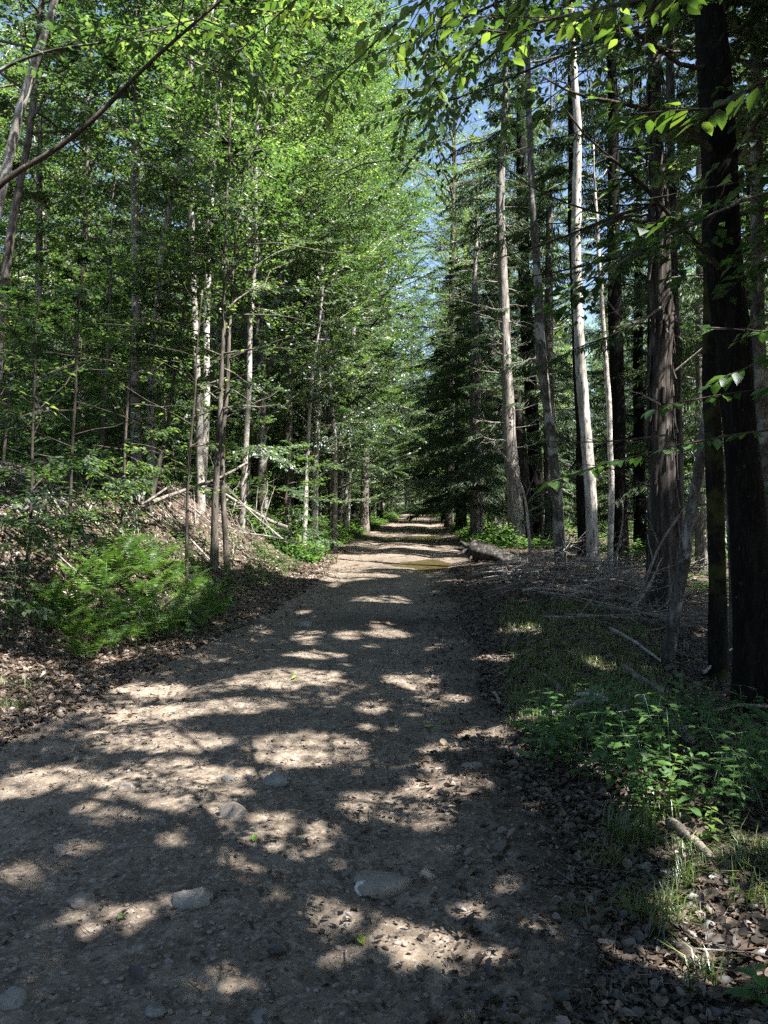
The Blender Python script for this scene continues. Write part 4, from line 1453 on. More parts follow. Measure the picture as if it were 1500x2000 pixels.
# standing dead sapling in front of the hemlock
pl = [(1036, 1080), (1030, 1000), (1024, 960), (1012, 930), (998, 905), (978, 880), (952, 858), (930, 842)]
dS = hit(1036, 1085)[1]
P = np.array([at(px, py, dS) for px, py in pl])
P[0][2] = hz(P[0][0], dS) - .05
o = stick("dead_sapling", "bleached leafless dead sapling bending left in front of the thick hemlock trunk", "dead sapling", P, .05, .01, M['deadwood'], rg, 0, k=9)
for pl in [[(1025, 975), (1036, 945), (1046, 930), (1052, 900)], [(1030, 1000), (1050, 990), (1068, 978)], [(1000, 905), (1008, 880), (1006, 850)],
           [(975, 878), (990, 850), (985, 835)], [(985, 888), (960, 880), (945, 878)], [(1013, 930), (1005, 925), (990, 935)], [(1030, 985), (1040, 965), (1062, 950), (1075, 920)]]:
    Q_ = np.array([at(px, py, dS) for px, py in pl]) - np.array(o.location)
    Q_, _ = resample(Q_, np.ones(len(Q_)), 7)
    mb = MB()
    branchy(mb, Q_, .018, .004, rg, 4, .4, 6)
    mb.build("branch", M['deadwood'], o)
for pl, lab, r in [([(1175, 1165), (1195, 1120), (1210, 1060), (1218, 1010), (1215, 975)], "thin forked dead stem poking up out of the brush pile by the birch pole", .022),
                   ([(1240, 1190), (1265, 1120), (1290, 1060), (1330, 1000), (1360, 960)], "long dead bough slanting up right from the brush pile to the crooked trunk", .03),
                   ([(1262, 1165), (1305, 1150), (1340, 1120), (1375, 1085)], "pale curved dead bough resting low on the right end of the brush pile", .03),
                   ([(1225, 1195), (1250, 1170), (1275, 1130), (1292, 1090)], "short stout pale stub leaning at the foot of the ragged brown trunk", .035)]:
    d = hit(*pl[0])[1]
    P = np.array([at(px, py, d - .15 * k) for k, (px, py) in enumerate(pl)])
    stick("dead_branch", lab, "branch", P, r, .008, M['deadwood'], rg, 6, .3, 7, depth=2)
# brush pile
for q in range(150):
    px, py = 960 + 400 * rg.random() ** .9, 1105 + 135 * rg.random()
    if py > 1130 + (px - 960) * .36 + 25:
        py = 1110 + 40 * rg.random()
    x, y, z = hit(px, py)
    a = rg.normal(0.2, .7)
    L = .7 + 1.7 * rg.random()
    t = np.linspace(0, 1, 6)
    X = x + math.cos(a) * L * (t - .4) + (rg.random(6) - .5) * .08
    Y = y + math.sin(a) * L * (t - .4)
    pile = .60 * math.exp(-((px - 1130) / 130) ** 2)
    Z = height(X, Y) + .02 + pile * rg.random() + .75 * (rg.random() ** 2 - .12) * t * t + .1 * t * (1 - t)
    Z = np.maximum(Z, height(X, Y) + .01)
    stick("brush_stick", "bare dead stick in the brush pile heaped under the hemlocks", "stick", np.stack([X, Y, Z], 1), .010 + .016 * rg.random() ** 2, .004,
          M['deadwood' if q % 3 == 0 else 'stick'], rg, 8, .38, 5, "sticks heaped in the brush pile")
for pl, r0, r1, m_, lab in [
        ([(1060, 1412, .03), (1110, 1400, .06), (1150, 1388, .09), (1200, 1398, .07), (1240, 1408, .05)], .022, .030, 'deadwood', "forked pale branch lying across the verge with its end on the track"),
        ([(1125, 1384, .1), (1160, 1382, .1), (1200, 1396, .08)], .016, .02, 'deadwood', "short upper prong lying on the forked pale branch of the verge"),
        ([(1240, 1378, .08), (1280, 1400, .08), (1310, 1430, .08), (1350, 1462, .05)], .03, .035, 'deadwood', "thick peeling branch sloping down into the green seedlings"),
        ([(1218, 1312, .04), (1250, 1335, .04), (1300, 1360, .03)], .035, .03, 'deadwood', "pale rotting branch lying on the grassy verge up towards the black trunks"),
        ([(1062, 1325, .03), (1085, 1342, .03), (1098, 1358, .03)], .02, .014, 'stick', "small brown stick end in the verge grass by the track"),
        ([(1190, 1235, .05), (1240, 1262, .05), (1290, 1300, .05)], .022, .012, 'deadwood', "long pale stick at the edge of the brush pile above the grassy verge"),
        ([(1090, 1486, .03), (1140, 1486, .05), (1190, 1487, .03)], .006, .004, 'deadwood', "fine straight pale twig lying level before the seedlings"),
        ([(1400, 1420, .12), (1440, 1416, .15), (1500, 1420, .15)], .014, .012, 'deadwood', "bare pale twig crossing the foot of the widest black trunk"),
        ([(1375, 1335, .1), (1420, 1308, .2), (1450, 1306, .25), (1500, 1325, .2)], .014, .008, 'deadwood', "bowed bare twig arching between the two black trunks"),
        ([(964, 1357, .02), (972, 1368, .02), (977, 1380, .02)], .014, .010, 'deadwood', "stub of pale stick lying on the track margin near two pebbles"),
        ([(1310, 1620, .03), (1350, 1650, .03), (1390, 1690, .03)], .03, .02, 'stick', "rotting tan branch under the sunlit yellow-green seedling"),
        ([(1020, 1590, .01), (1045, 1592, .01), (1055, 1594, .01)], .007, .006, 'stick', "thin brown twig on the bare track beside the grass clump"),
        ([(945, 1635, .01), (965, 1622, .012), (985, 1612, .01)], .005, .003, 'stick', "slender yellowish twig lying slanted on the near track")]:
    stick("fallen_branch", lab, "branch", gpts(pl), r0, r1, M[m_], rg, 0, k=10, rough=.3)

# ------------------------------------------------------------------ stones
def rock(px, py, w, h, mat, label, name="stone", cat="stone", flat=.55, bury=.40, rz=None):
    x, y, z = hit(px, py + h * .35)
    W = w / 1500 * y * .5
    Hh = max(h / 1500 * y * .62, W * .30)
    g_ = np.random.default_rng(int(px * 7 + py))
    nu_, nv_ = 28, 18
    th = np.linspace(0, 2 * PI, nu_, endpoint=False)
    ph = np.linspace(.02, PI - .02, nv_)
    T_, P_ = np.meshgrid(th, ph)
    V = np.stack([np.sin(P_) * np.cos(T_), np.sin(P_) * np.sin(T_), np.cos(P_)], -1)
    for _ in range(7):      # knock flat facets
        nv = nrm(g_.random(3) - .5)
        dd = .48 + .3 * g_.random()
        nv = nrm(nv * np.array([1, 1, 1.6]))
        pr = (V * nv).sum(-1)
        V = V - nv * (np.maximum(pr - dd, 0) * .85)[..., None]
    n = fbm(V[..., 0] * 2 + px, V[..., 1] * 2 + V[..., 2] * 1.7, 81, 4)
    V = V * (1 + .5 * n[..., None])
    V = V * np.array([W, min(W * (.5 + .3 * g_.random()), Hh * 2.2), Hh])
    i = np.arange(nv_ - 1)[:, None] * nu_
    j = np.arange(nu_)[None]
    Q = np.stack([i + j, i + nu_ + j, i + nu_ + (j + 1) % nu_, i + (j + 1) % nu_], -1).reshape(-1, 4)
    mb = MB()
    mb.add(V.reshape(-1, 3), Q)
    mb.add(V[0].mean(0)[None] * 1, None, None)
    o = mb.build(name, mat, None, (x, y, z + Hh * (1 - 2 * bury)))
    o.rotation_euler = (0, 0, (g_.random() - .5) * .6 if rz is None else rz)
    return tag(o, label, cat)


G, B_, T_m, W_ = M['rock_grey'], M['rock_blue'], M['rock_tan'], M['rock_white']
for a in [(535, 1520, 62, 30, B_, "flat pale-topped grey stone in mid track, biggest of its row"),
          (445, 1520, 28, 18, G, "small round pale stone just left of the biggest flat grey stone"),
          (492, 1518, 18, 9, T_m, "tiny tan stone between the round pale stone and the flat grey one"),
          (453, 1580, 60, 36, T_m, "blocky tan-grey stone with a brown leaf at its right side"),
          (113, 1655, 36, 22, G, "lone rounded grey stone on the shaded left of the near track"),
          (372, 1748, 88, 40, G, "long slab-like grey stone tilted in the track, with a green leaf below it"),
          (597, 1219, 34, 16, G, "pale lump of stone in the mud far up the track"),
          (20, 1945, 62, 60, B_, "large blue-grey stone cut off at the lower left corner"),
          (302, 1971, 44, 28, B_, "bluish grey stone at the bottom of the picture"),
          (330, 1878, 22, 16, B_, "small oval blue-grey pebble alone on bare dirt left of centre"),
          (160, 1755, 62, 30, T_m, "broad brown stone sunk level with the track at the left"),
          (668, 1289, 26, 11, T_m, "small pale stone half way along the track"),
          (917, 1681, 26, 13, G, "small grey stone in shade right of the white lit hump"),
          (835, 1505, 34, 12, T_m, "low pink-grey stone in a sun fleck at the right of the track"),
          (1265, 1691, 40, 16, G, "dark flat stone at the right verge beside a paler oval one"),
          (1302, 1702, 26, 13, W_, "pale oval stone at the right verge beside the dark flat one"),
          (940, 1927, 26, 12, G, "little grey stone near a dead leaf at the bottom right of the track"),
          (748, 1718, 120, 46, T_m, "wide sunlit hump of embedded rock in the centre of the near track"),
          (708, 1735, 34, 30, W_, "round tan cobble at the front of the sunlit hump"),
          (836, 1706, 34, 26, T_m, "rounded tan stone tucked at the right end of the sunlit hump"),
          (30, 1618, 18, 9, G, "tiny grey stone by the left edge of the near track"),
          (30, 1462, 20, 14, G, "small pale stone in the leaf litter at the left track edge"),
          (512, 1985, 46, 26, G, "grey stone poking up at the bottom edge left of centre"),
          (250, 1532, 40, 18, T_m, "flat tan stone among dead leaves left of the blocky stone"),
          (996, 1378, 18, 9, G, "round pebble beside the stub of pale stick"),
          (928, 1492, 56, 12, T_m, "sunken flat brown stone at the right of the track"),
          (1010, 1240, 20, 8, G, "small stone at the right margin far up the track"),
          (10, 1758, 26, 14, G, "small flat grey stone at the left picture edge")]:
    rock(*a)
x, y, z = hit(122, 990)
rock(122, 984, 18, 18, W_, "small white boulder on the dark leafy bank", "boulder", "boulder", bury=.2)

# pebbles, too many to count
rg = np.random.default_rng(6)
mb = MB()
n = 14000
Y = np.exp(math.log(2.1) + (math.log(14) - math.log(2.1)) * rg.random(n))
u = rg.random(n)
X = edgeL(Y) + (edgeR(Y) - edgeL(Y)) * u
keep = np.abs(X) < .52 * Y + .2
X, Y = X[keep], Y[keep]
Z = height(X, Y)
n = len(X)
r = .0028 * (1 - rg.random(n)) ** -.55
r = np.minimum(r, .015)
oc = np.array([[1, 0, 0], [0, 1, 0], [-1, 0, 0], [0, -1, 0], [.6, .6, .6], [-.6, .6, .6], [-.6, -.6, .6], [.6, -.6, .6], [0, 0, .85], [0, 0, -.4]])
V = oc[None] * (r[:, None, None] * (.6 + .8 * rg.random((n, 10, 3))))
an = rg.random(n) * 6.28
c_, s_ = np.cos(an)[:, None], np.sin(an)[:, None]
V = np.stack([V[..., 0] * c_ - V[..., 1] * s_, V[..., 0] * s_ + V[..., 1] * c_, V[..., 2] * .7], -1)
V = V + np.stack([X, Y, Z + r * .1], -1)[:, None]
T = np.array([[0, 1, 4], [1, 2, 5], [2, 3, 6], [3, 0, 7], [4, 1, 5], [5, 2, 6], [6, 3, 7], [7, 0, 4], [4, 5, 8], [5, 6, 8], [6, 7, 8], [7, 4, 8], [1, 0, 9], [2, 1, 9], [3, 2, 9], [0, 3, 9]])
mb.add(V.reshape(-1, 3), None, (np.arange(n)[:, None, None] * 10 + T[None]).reshape(-1, 3))
tag(mb.build("gravel", M['rock_tan']), "scattered gravel and pebbles on the dirt track", "gravel", None, "stuff")

# ------------------------------------------------------------------ leaf litter
def litter(n, y0, y1, fx, size, name, label, matl, seed, tlo=0., thi=1., tuck=.0):
    g_ = np.random.default_rng(seed)
    Y = np.exp(math.log(y0) + (math.log(y1) - math.log(y0)) * g_.random(n))
    X = fx(Y, g_)
    k = np.abs(X) < .54 * Y + .3
    X, Y = X[k], Y[k]
    n = len(X)
    e = .03
    Z = height(X, Y)
    gx = (height(X + e, Y) - Z) / e
    gy = (height(X, Y + e) - Z) / e
    Nn = nrm(np.stack([-gx, -gy, np.ones(n)], 1) + (g_.random((n, 3)) - .5) * .9)
    a = g_.random(n) * 6.28
    D = np.stack([np.cos(a), np.sin(a), np.zeros(n)], 1)
    D = nrm(D - Nn * (D * Nn).sum(-1, keepdims=True))
    Ln = size * (.28 + 1.25 * g_.random(n) ** 2.2)
    P = np.stack([X, Y, Z + .006 + .022 * g_.random(n)], 1) - D * Ln[:, None] * .5
    mb = MB()
    leaves(mb, P, D, Nn, Ln, Ln * (.45 + .3 * g_.random(n)), tlo + (thi - tlo) * g_.random(n), 0, 1, .18 * (1 if seed % 2 else -1), .25)
    return tag(mb.build(name, matl), label, "leaf litter", None, "stuff")


litter(110000, 4.5, 24, lambda Y, g_: edgeL(Y) + .45 - 5.8 * g_.random(len(Y)) ** 1.35 + .9 * (g_.random(len(Y)) < .10) * g_.random(len(Y)), .052, "leaf_litter", "dry brown leaves covering the left bank", M['dead'], 101, .1, 1.0)
litter(90000, 2.0, 18, lambda Y, g_: edgeR(Y) - .28 + 3.8 * g_.random(len(Y)) ** 1.15 - .5 * (g_.random(len(Y)) < .12), .05, "leaf_litter", "dry brown leaves along the right verge and under the brush", M['dead'], 103, .0, .95)
litter(11000, 2.0, 13, lambda Y, g_: edgeL(Y) + (edgeR(Y) - edgeL(Y)) * np.where(g_.random(len(Y)) < .55, 1 - .35 * g_.random(len(Y)) ** 1.6, g_.random(len(Y))), .028, "leaf_debris", "dark broken leaf bits trodden into the track", M['dead'], 105, .0, .6)

g_ = np.random.default_rng(44)
n = 5200
Y = np.exp(math.log(2.2) + (math.log(20) - math.log(2.2)) * g_.random(n))
sd_ = g_.random(n)
X = np.where(sd_ < .5, edgeR(Y) - .3 + 4 * g_.random(n) ** 1.3, np.where(sd_ < .85, edgeL(Y) + .2 - 4.5 * g_.random(n) ** 1.3, edgeL(Y) + (edgeR(Y) - edgeL(Y)) * g_.random(n)))
L_ = np.where(sd_ < .85, .08 + .5 * g_.random(n) ** 2.5, .03 + .09 * g_.random(n))
a = g_.random(n) * 6.28
A = np.stack([X, Y, height(X, Y) + .012], 1)
X2, Y2 = X + np.cos(a) * L_, Y + np.sin(a) * L_
B2 = np.stack([X2, Y2, height(X2, Y2) + .012 + .05 * L_ * g_.random(n)], 1)
mb = MB()
hf = n // 2
twigs(mb, A[:hf], B2[:hf], .0022)
twigs(mb, A[hf:], B2[hf:], .004)
tag(mb.build("twig_litter", M['stick']), "fine twigs littering the verges and bank", "twigs", None, "stuff")

# single leaves that stand out on the track
rg = np.random.default_rng(8)
for px, py, w_, m_, tint, mp, lab in [
        (840, 1422, .085, 'fallen_green', .95, 1, "yellow-green fallen leaf with pointed lobes alone on the shaded track"),
        (705, 1845, .055, 'fallen_green', .75, 0, "bright green fallen leaf on the whitest sunlit patch of the track"),
        (868, 1416, .075, 'fallen_green', .05, 0, "dull bluish green fallen leaf right of the yellow-green one"),
        (366, 1770, .07, 'fallen_green', .2, 1, "green lobed leaf lying under the long slab-like stone"),
        (237, 1800, .035, 'fallen_green', .15, 0, "small dark green leaf on bare dirt left of the slab-like stone"),
        (497, 1645, .05, 'fallen_green', .2, 0, "muted green leaf on the track below the blocky stone"),
        (575, 1327, .07, 'fallen_green', .7, 0, "light green leaf in a sun fleck far up the track"),
        (478, 1592, .06, 'dead', .55, 0, "rusty brown leaf pressed against the blocky tan-grey stone"),
        (865, 1455, .08, 'dead', .6, 0, "reddish brown curled leaf below the yellow-green fallen leaf"),
        (1238, 1932, .10, 'dead', 1.0, 1, "large pale tan dead leaf at the lower right of the track"),
        (540, 1868, .09, 'dead', .0, 0, "dark curled dead leaf near the whitest sunlit patch"),
        (265, 1912, .08, 'dead', .0, 0, "dark curled dead leaf above the bluish grey bottom stone"),
        (1180, 1860, .09, 'dead', .8, 0, "tan dead leaf on the litter right of the leaf shadows")]:
    x, y, z = hit(px, py)
    mb = MB()
    a = rg.random() * 6.28
    D = np.array([[math.cos(a), math.sin(a), .1]])
    Nn = np.array([[.2 * (rg.random() - .5), -.25, 1]])
    if mp:
        maple_leaves(mb, -D * w_ * .4, D, Nn, w_, np.array([tint]), 0)
    else:
        leaves(mb, -D * w_ * .5, D, Nn, np.array([w_]), np.array([w_ * .6]), np.array([tint]), 0, 1, .2, -.2)
    tag(mb.build("fallen_leaf", M[m_], None, (x, y, z + .014)), lab, "leaf")

# ------------------------------------------------------------------ ferns
def frond(L, rg):
    mb = MB()
    t = np.linspace(0, 1, 14)
    el0 = .9 + .25 * rg.random()
    ang = el0 - 1.25 * t ** 1.3
    dx, dz = np.cos(ang), np.sin(ang)
    P = np.zeros((14, 3))
    P[1:, 0] = np.cumsum((dx[:-1] + dx[1:]) / 2) * L / 13
    P[1:, 2] = np.cumsum((dz[:-1] + dz[1:]) / 2) * L / 13
    P[:, 1] = .05 * L * (rg.random() - .5) * t * t * 2
    tube(mb, P, np.linspace(.0035, .001, 14), 4, 0, tint=.5)
    nP = 17
    tt = np.repeat(.16 + .83 * np.arange(nP) / nP, 2)
    sg = np.tile([1.0, -1.0], nP)
    p0 = np.stack([np.interp(tt, t, P[:, i]) for i in range(3)], 1)
    d0 = nrm(np.gradient(P, axis=0))
    d = nrm(np.stack([np.interp(tt, t, d0[:, i]) for i in range(3)], 1))
    S = np.tile(np.array([0, 1.0, 0]), (len(tt), 1))
    Nn = nrm(np.cross(d, S))
    Nn = Nn * np.sign(Nn[:, 2:3] + 1e-6)
    ln = .27 * L * np.minimum(1, .35 + tt * 2.2) * (1.02 - tt) ** .8 + .008
    D = nrm(S * sg[:, None] * .93 + d * .42 - UP * .12)
    leaves(mb, p0, D, Nn + (rg.random((len(tt), 3)) - .5) * .5, ln, ln * .17 + .004, .2 + .6 * rg.random(len(tt)), 0, 1, .1, .2)
    return mb.mesh("frond", M['fern'])


rg = np.random.default_rng(12)
FR = [frond(.55 + .06 * k, rg) for k in range(5)]
fern_spots = [(140, 1205), (185, 1170), (230, 1150), (275, 1130), (235, 1095), (300, 1100), (190, 1120), (320, 1150), (360, 1165), (285, 1180), (240, 1215), (195, 1235),
              (300, 1220), (345, 1210), (395, 1190), (410, 1165), (150, 1250), (215, 1270), (270, 1255), (330, 1245), (380, 1225), (425, 1205), (110, 1230), (165, 1290), (255, 1075), (350, 1120), (95, 1175), (150, 1140), (215, 1110)]
for q, (px, py) in enumerate(fern_spots):
    x, y, z = hit(px, py)
    root = tag(empty("fern", (x, y, z - .01), rg.random() * 6.28), "feathery green fern in the dense clump at the foot of the left bank", "fern", "ferns clumped on the left bank")
    s = .8 + .35 * rg.random() if q < 14 else .6 + .3 * rg.random()
    root.scale = (s, s, s)
    nf = 7
    for k in range(nf):
        o = link("frond", FR[(q + k) % 5], root)
        o.rotation_euler = ((rg.random() - .5) * .3, (rg.random() - .5) * .5, k * 2 * PI / 7 + rg.random() * .5)
for px, py, lab in [(600, 1055, "small pale fern at the cut end of the fallen log"), (625, 1062, "small fern at the track edge right of the log's end"), (655, 1030, "fern beside the crooked grey stem at the track edge"), (700, 1025, "fern farther along the left track edge in shade")]:
    x, y, z = hit(px, py)
    root = tag(empty("fern", (x, y, z - .01), rg.random() * 6.28), lab, "fern")
    for k in range(8):
        o = link("frond", FR[k % 5], root)
        o.rotation_euler = ((rg.random() - .5) * .3, (rg.random() - .5) * .5, k * 2 * PI / 8 + rg.random() * .5)

# ------------------------------------------------------------------ low plants
def seedling(rg, kind):
    mb = MB()
    h = .16 + .2 * rg.random()
    lean = (rg.random(2) - .5) * .5
    t = np.linspace(0, 1, 5)
    P = np.stack([lean[0] * h * t * t, lean[1] * h * t * t, h * t - .03], 1)
    tube(mb, P, np.linspace(.003, .0012, 5), 4, 0, tint=.3)
    pairs = 3 if kind == 'maple' else 6
    Pp, D, Nn, Ln = [], [], [], []
    for k in range(pairs):
        tt = 1 - (k / pairs) * .75
        p = np.array([np.interp(tt, t, P[:, c]) for c in range(3)])
        a0 = k * 1.57 + rg.random() * .4
        for s in (0, PI):
            a = a0 + s
            d = np.array([math.cos(a), math.sin(a), .15 - .25 * rg.random()])
            pet = (.05 if kind == 'maple' else .015) * (.5 + rg.random())
            twigs(mb, p[None], (p + d * pet)[None], .0012, 0)
            Pp.append(p + d * pet)
            D.append(d)
            Nn.append(UP + (rg.random(3) - .5) * .5)
            Ln.append((.085 if kind == 'maple' else .065) * (.6 + .6 * rg.random()) * (.75 + .25 * k / pairs))
    tint = .2 + .6 * rg.random(len(Ln))
    if kind == 'maple':
        maple_leaves(mb, Pp, D, Nn, np.array(Ln), tint, 0)
    else:
        leaves(mb, Pp, D, Nn, np.array(Ln), np.array(Ln) * .5, tint, 0, 1, .1, .25)
    return mb.mesh("seedling", M['herb'])


rg = np.random.default_rng(14)
SE = [seedling(rg, 'maple') for _ in range(6)] + [seedling(rg, 'oval') for _ in range(4)]
for q in range(190):
    px = 1040 + 460 * rg.random()
    py = 1395 + 215 * rg.random()
    if py > 1450 + (px - 1070) * .42 + 70 or py < 1400 + max(0, (1200 - px)) * .25:
        py = 1440 + 80 * rg.random()
    x, y, z = hit(px, py)
    mp = q % 3 != 2
    o = link("maple_seedling" if mp else "verge_plant", SE[q % 6 if mp else 6 + q % 4], None, (x, y, z))
    o.rotation_euler = ((rg.random() - .5) * .4, (rg.random() - .5) * .4, rg.random() * 6.28)
    s = .8 + .6 * rg.random()
    o.scale = (s, s, s)
    tag(o, "low broad-lobed maple seedling in the green patch on the right verge" if mp else "small oval-leaved plant among the maple seedlings on the right verge", "seedling" if mp else "plant",
        "maple seedlings on the right verge" if mp else "oval-leaved plants on the right verge")
for q in range(150):
    px, py = rg.random() * 480, 920 + 370 * rg.random()
    if q > 110:
        px, py = 400 + 190 * rg.random(), 1040 + 110 * rg.random()
    x, y, z = hit(px, py)
    o = link("bank_plant", SE[q % 10], None, (x, y, z))
    o.rotation_euler = (0, 0, rg.random() * 6.28)
    s = 1.1 + 1.3 * rg.random()
    o.scale = (s, s, s)
    tag(o, "low leafy green plant growing through the dead leaves of the left bank", "plant", "leafy plants on the left bank")


def stem_plant(px, py, h, nl, leaf, label, wid=.3, lean=(-.1, 0), tint=(.5, .9), spread=1.0, matl='herb'):
    x, y, z = hit(px, py)
    g_ = np.random.default_rng(int(px))
    root = tag(empty("leafy_plant", (x, y, z)), label, "plant")
    t = np.linspace(0, 1, 8)
    P = np.stack([lean[0] * t ** 1.5 * h, lean[1] * t ** 1.5 * h, h * t - .03], 1)
    mb = MB()
    tube(mb, P, np.linspace(.0045, .0015, 8), 5, 0, tint=.3)
    mb.build("stem", M['grass'], root)
    tt = np.linspace(.25, 1, nl)
    p = np.stack([np.interp(tt, t, P[:, c]) for c in range(3)], 1)
    a = np.arange(nl) * 2.399 + g_.random(nl) * .5
    D = np.stack([np.cos(a) * spread, np.sin(a) * spread, .25 + .35 * (g_.random(nl) - .3)], 1)
    mb = MB()
    Ln = leaf * (.7 + .5 * g_.random(nl)) * (1.1 - .45 * tt)
    leaves(mb, p, D, UP[None] + (g_.random((nl, 3)) - .5) * .4, Ln, Ln * wid, tint[0] + (tint[1] - tint[0]) * g_.random(nl), 0, 1, .12, .35)
    mb.build("leaves", M[matl], root)


stem_plant(1262, 1600, .46, 26, .085, "tall narrow-leaved plant with a wand of pale leaves rising above the seedlings", .26, (-.18, 0))
stem_plant(1300, 1600, .33, 12, .10, "plant with broad rounded leaves close right of the tall narrow-leaved one", .6, (.15, 0))
stem_plant(1268, 1610, .26, 18, .08, "bushy low plant at the foot of the tall narrow-leaved one", .5, (-.3, -.2), (.3, .8))
stem_plant(1330, 1605, .24, 10, .12, "drooping plant with long lit leaves pointing toward the yellow-green seedling", .42, (.5, 0), (.5, 1))
stem_plant(1388, 1650, .20, 16, .07, "sunlit yellow-green seedling standing alone on pale litter", .5, (0, 0), (.9, 1.0))
stem_plant(1425, 1640, .16, 14, .05, "small feathery bright plant right of the yellow-green seedling", .3, (.1, 0), (.5, .9))
stem_plant(1485, 1965, .14, 9, .09, "bright green plant in the lower right corner", .62, (-.1, 0), (.6, 1.0))
stem_plant(1385, 1412, .26, 12, .10, "yellowish seedling in front of the widest black trunk", .55, (0, 0), (.85, 1.0))
stem_plant(1480, 1520, .30, 14, .12, "dark broad-leaved plant at the right edge under the black trunk", .6, (-.1, 0), (.2, .5))
stem_plant(1180, 1530, .2, 12, .09, "oval-leaved dark plant at the track side of the seedling patch", .5, (0, 0), (.2, .5))
stem_plant(22, 960, .5, 16, .12, "tall leafy plant on the top of the sunlit left bank", .45, (0, 0), (.4, .8))
stem_plant(62, 975, .4, 14, .11, "leafy plant beside the tall one on top of the left bank", .45, (.1, 0), (.5, .9))

# the wood beyond the bend, a leafy mass in the distance
g_ = np.random.default_rng(33)
nc = 2600
cx_, cy_ = -75 + 170 * g_.random(nc), 104 + 45 * g_.random(nc)
cz_ = 26 * g_.random(nc) ** 1.5
ok_ = ~((cx_ > edgeL(cy_) - 3) & (cx_ < edgeR(cy_) + 3) & (cz_ < 5))
cx_, cy_, cz_ = cx_[ok_], cy_[ok_], cz_[ok_]
I = np.repeat(np.arange(len(cx_)), 60)
n = len(I)
P = np.stack([cx_[I], cy_[I], cz_[I]], 1) + g_.normal(0, 1, (n, 3)) * np.array([1.3, 1.3, .8])
P[:, 2] = np.maximum(P[:, 2], .1) + height(P[:, 0], P[:, 1], False)
a = g_.random(n) * 6.28
mb = MB()
leaves(mb, P, np.stack([np.cos(a), np.sin(a), .6 * (g_.random(n) - .5)], 1), UP[None] + (g_.random((n, 3)) - .5) * 1.4, .30 + .2 * g_.random(n), .2 + .1 * g_.random(n), g_.random(n), 0, 0)
tag(mb.build("distant_wood", M['leaf']), "leafy wood closing the view beyond the bend of the track", "wood", None, "stuff")

# undergrowth along the far track, one leafy mass
g_ = np.random.default_rng(15)
n = 42000
side = g_.random(n) < .62
Y = np.where(side, 19 + 75 * g_.random(n) ** 1.6, 24 + 70 * g_.random(n) ** 1.6)
t = 3.4 * g_.random(n) ** 1.2
X = np.where(side, edgeL(Y) - t, edgeR(Y) + t)
clump = vnoise(X * 1.3, Y * 1.0, 91)
n2 = 30000
Y = np.concatenate([Y, 15 + 35 * g_.random(n2) ** 1.3])
t = np.concatenate([t, 2.2 + 14 * g_.random(n2)])
X = np.concatenate([X, edgeR(Y[n:]) + t[n:]])
clump = vnoise(X * 1.3, Y * 1.0, 91)
kk = (np.arange(len(X)) < n) | (vnoise(X * .8, Y * .8, 95) > .5)
X, Y, t, clump = X[kk], Y[kk], t[kk], clump[kk]
n = len(X)
Z = height(X, Y) + g_.random(n) ** 1.3 * (.12 + .75 * clump * np.minimum(1, .25 + t))
mb = MB()
a = g_.random(n) * 6.28
leaves(mb, np.stack([X, Y, Z], 1), np.stack([np.cos(a), np.sin(a), .3 * (g_.random(n) - .5)], 1), UP[None] + (g_.random((n, 3)) - .5) * .9, .10 + .07 * g_.random(n), .06 + .04 * g_.random(n), g_.random(n), 0, 0)
tag(mb.build("undergrowth", M['herb']), "low green undergrowth along both sides of the far track", "undergrowth", None, "stuff")

# low greenery patches on the left bank
n = 26000
Y = np.exp(math.log(6.5) + (math.log(26) - math.log(6.5)) * g_.random(n))
t = .2 + 7 * g_.random(n)
X = edgeL(Y) - t
kk = (vnoise(X * .9, Y * .7, 96) + .25 * vnoise(X * 4, Y * 4, 97) > .68) & (np.abs(X) < .55 * Y + .3)
X, Y = X[kk], Y[kk]
n = len(X)
Z = height(X, Y) + .02 + .30 * g_.random(n) ** 1.5 * vnoise(X * 1.7, Y * 1.7, 98) * 1.6
a = g_.random(n) * 6.28
mb = MB()
leaves(mb, np.stack([X, Y, Z], 1), np.stack([np.cos(a), np.sin(a), .3 * (g_.random(n) - .5)], 1), UP[None] + (g_.random((n, 3)) - .5) * .8, .05 + .05 * g_.random(n), .03 + .03 * g_.random(n), g_.random(n), 0, 0)
tag(mb.build("ground_cover", M['herb']), "low green ground cover in patches on the left bank", "ground cover", None, "stuff")

# grass
def blades(X, Y, H_, rg, name, label):
    n = len(X)
    Z = height(X, Y)
    a = rg.random(n) * 6.28
    D = np.stack([np.cos(a), np.sin(a), np.zeros(n)], 1)
    S = np.stack([-np.sin(a), np.cos(a), np.zeros(n)], 1)
    ben = (.45 + .9 * rg.random(n))[:, None]
    w_ = (.0011 + .0013 * rg.random(n))[:, None]
    P0 = np.stack([X, Y, Z - .01], 1)
    H_ = H_[:, None]
    P1 = P0 + D * H_ * .18 * ben + UP * H_ * .55
    P2 = P0 + D * H_ * .85 * ben + UP * H_ * (1 - .42 * ben)
    V = np.stack([P0 - S * w_, P0 + S * w_, P1 - S * w_, P1 + S * w_, P2], 1)
    b = np.arange(n)[:, None] * 5
    mb = MB()
    mb.add(V.reshape(-1, 3), b + np.array([[0, 1, 3, 2]]), b + np.array([[2, 3, 4]]), 0, np.repeat(rg.random(n) ** 1.4, 5))
    tag(mb.build(name, M['grass']), label, "grass", None, "stuff")


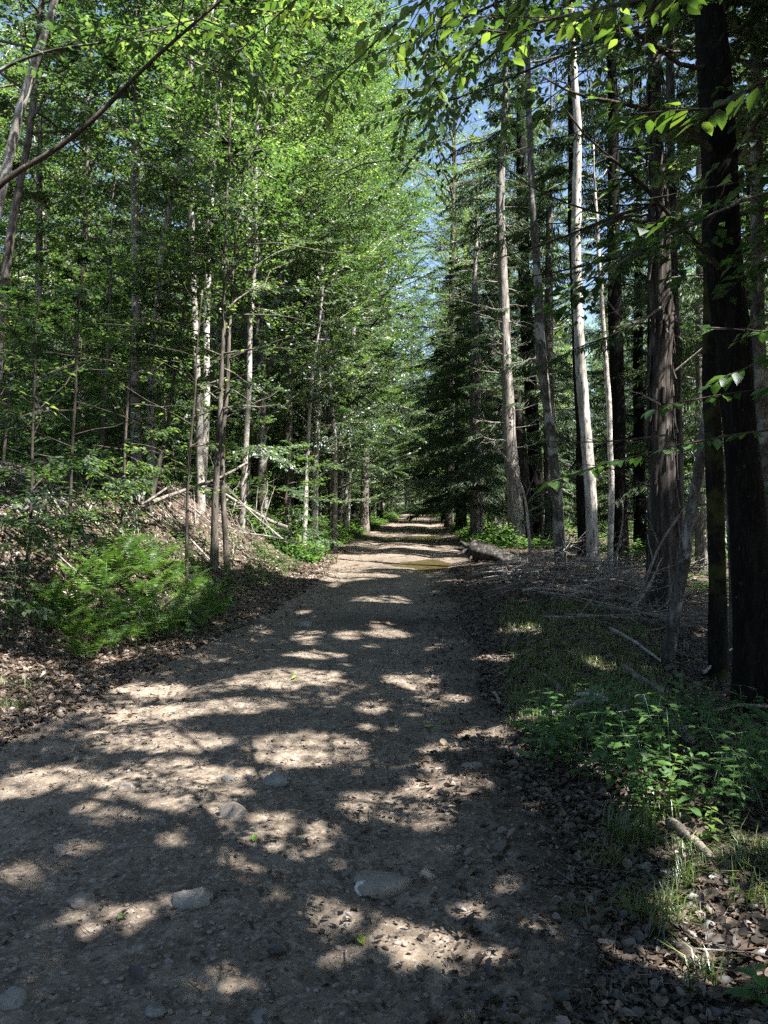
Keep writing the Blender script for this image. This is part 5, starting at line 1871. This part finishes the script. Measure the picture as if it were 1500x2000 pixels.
rg = np.random.default_rng(16)
XX, YY, HH = [], [], []
for q in range(620):
    px, py = 975 + 310 * rg.random(), 1180 + 250 * rg.random() ** 1.2
    if px < 960 + (py - 1180) * .22:
        continue
    x, y, z = hit(px, py)
    m = 22
    XX.append(x + rg.normal(0, .06, m))
    YY.append(y + rg.normal(0, .06, m))
    HH.append(.05 + .11 * rg.random(m))
blades(np.concatenate(XX), np.concatenate(YY), np.concatenate(HH), rg, "grass", "dull short grass on the shaded right verge before the brush pile")
XX, YY, HH = [], [], []
for px, py, m, s, h in [(a_, b_, int(m_ * 1.6), s_, h_) for a_, b_, m_, s_, h_ in [(1285, 1800, 130, .06, .15), (1240, 1650, 120, .07, .16), (1330, 1740, 40, .03, .2), (1190, 1690, 60, .06, .11), (1345, 1690, 40, .04, .15), (1440, 1690, 60, .05, .13), (1490, 1680, 60, .05, .14),
                        (1370, 1930, 30, .03, .16), (1090, 1400, 40, .03, .14), (1075, 1440, 50, .05, .14), (1470, 1760, 60, .05, .12), (1260, 1620, 60, .08, .2), (1125, 1450, 50, .06, .12), (1150, 1800, 12, .04, .12), (20, 1385, 60, .08, .12), (10, 1345, 40, .08, .14)]]:
    x, y, z = hit(px, py)
    XX.append(x + rg.normal(0, s, m))
    m2 = m
    YY.append(y + rg.normal(0, s, m))
    HH.append(h * (.5 + .8 * rg.random(m)))
blades(np.concatenate(XX), np.concatenate(YY), np.concatenate(HH), rg, "grass_tufts", "long-bladed grass tufts dotted along the near right verge")
# ------------------------------------------------------------------ light
el = math.asin(SUN_DIR[2])
az = math.atan2(SUN_DIR[0], SUN_DIR[1])
w = bpy.data.worlds.new("World")
sc.world = w
w.use_nodes = True
nt = w.node_tree
sky = nt.nodes.new("ShaderNodeTexSky")
sky.sky_type = 'NISHITA'
sky.sun_disc = False
sky.sun_elevation = el
sky.sun_rotation = az
bg = nt.nodes["Background"]
bg.inputs[1].default_value = .05
nt.links.new(sky.outputs[0], bg.inputs[0])
sd = bpy.data.lights.new("sun", 'SUN')
sd.energy = 5
sd.angle = math.radians(.53)
sd.color = (1, .955, .88)
so = bpy.data.objects.new("sun", sd)
col.objects.link(so)
so.location = (20, -25, 45)
so.rotation_euler = Vector(-SUN_DIR).to_track_quat('-Z', 'Y').to_euler()

sc.view_settings.view_transform = 'Standard'
sc.view_settings.look = 'None'
sc.view_settings.exposure = 2.5
sc.view_settings.gamma = 1
sc.cycles.max_bounces = 7
sc.cycles.diffuse_bounces = 4
sc.cycles.glossy_bounces = 3
sc.cycles.transmission_bounces = 5
sc.cycles.transparent_max_bounces = 8
sc.cycles.use_denoising = False
sc.cycles.use_adaptive_sampling = True
sc.cycles.adaptive_threshold = .02
sc.cycles.sample_clamp_indirect = 6
sc.cycles.caustics_reflective = False
sc.cycles.caustics_refractive = False
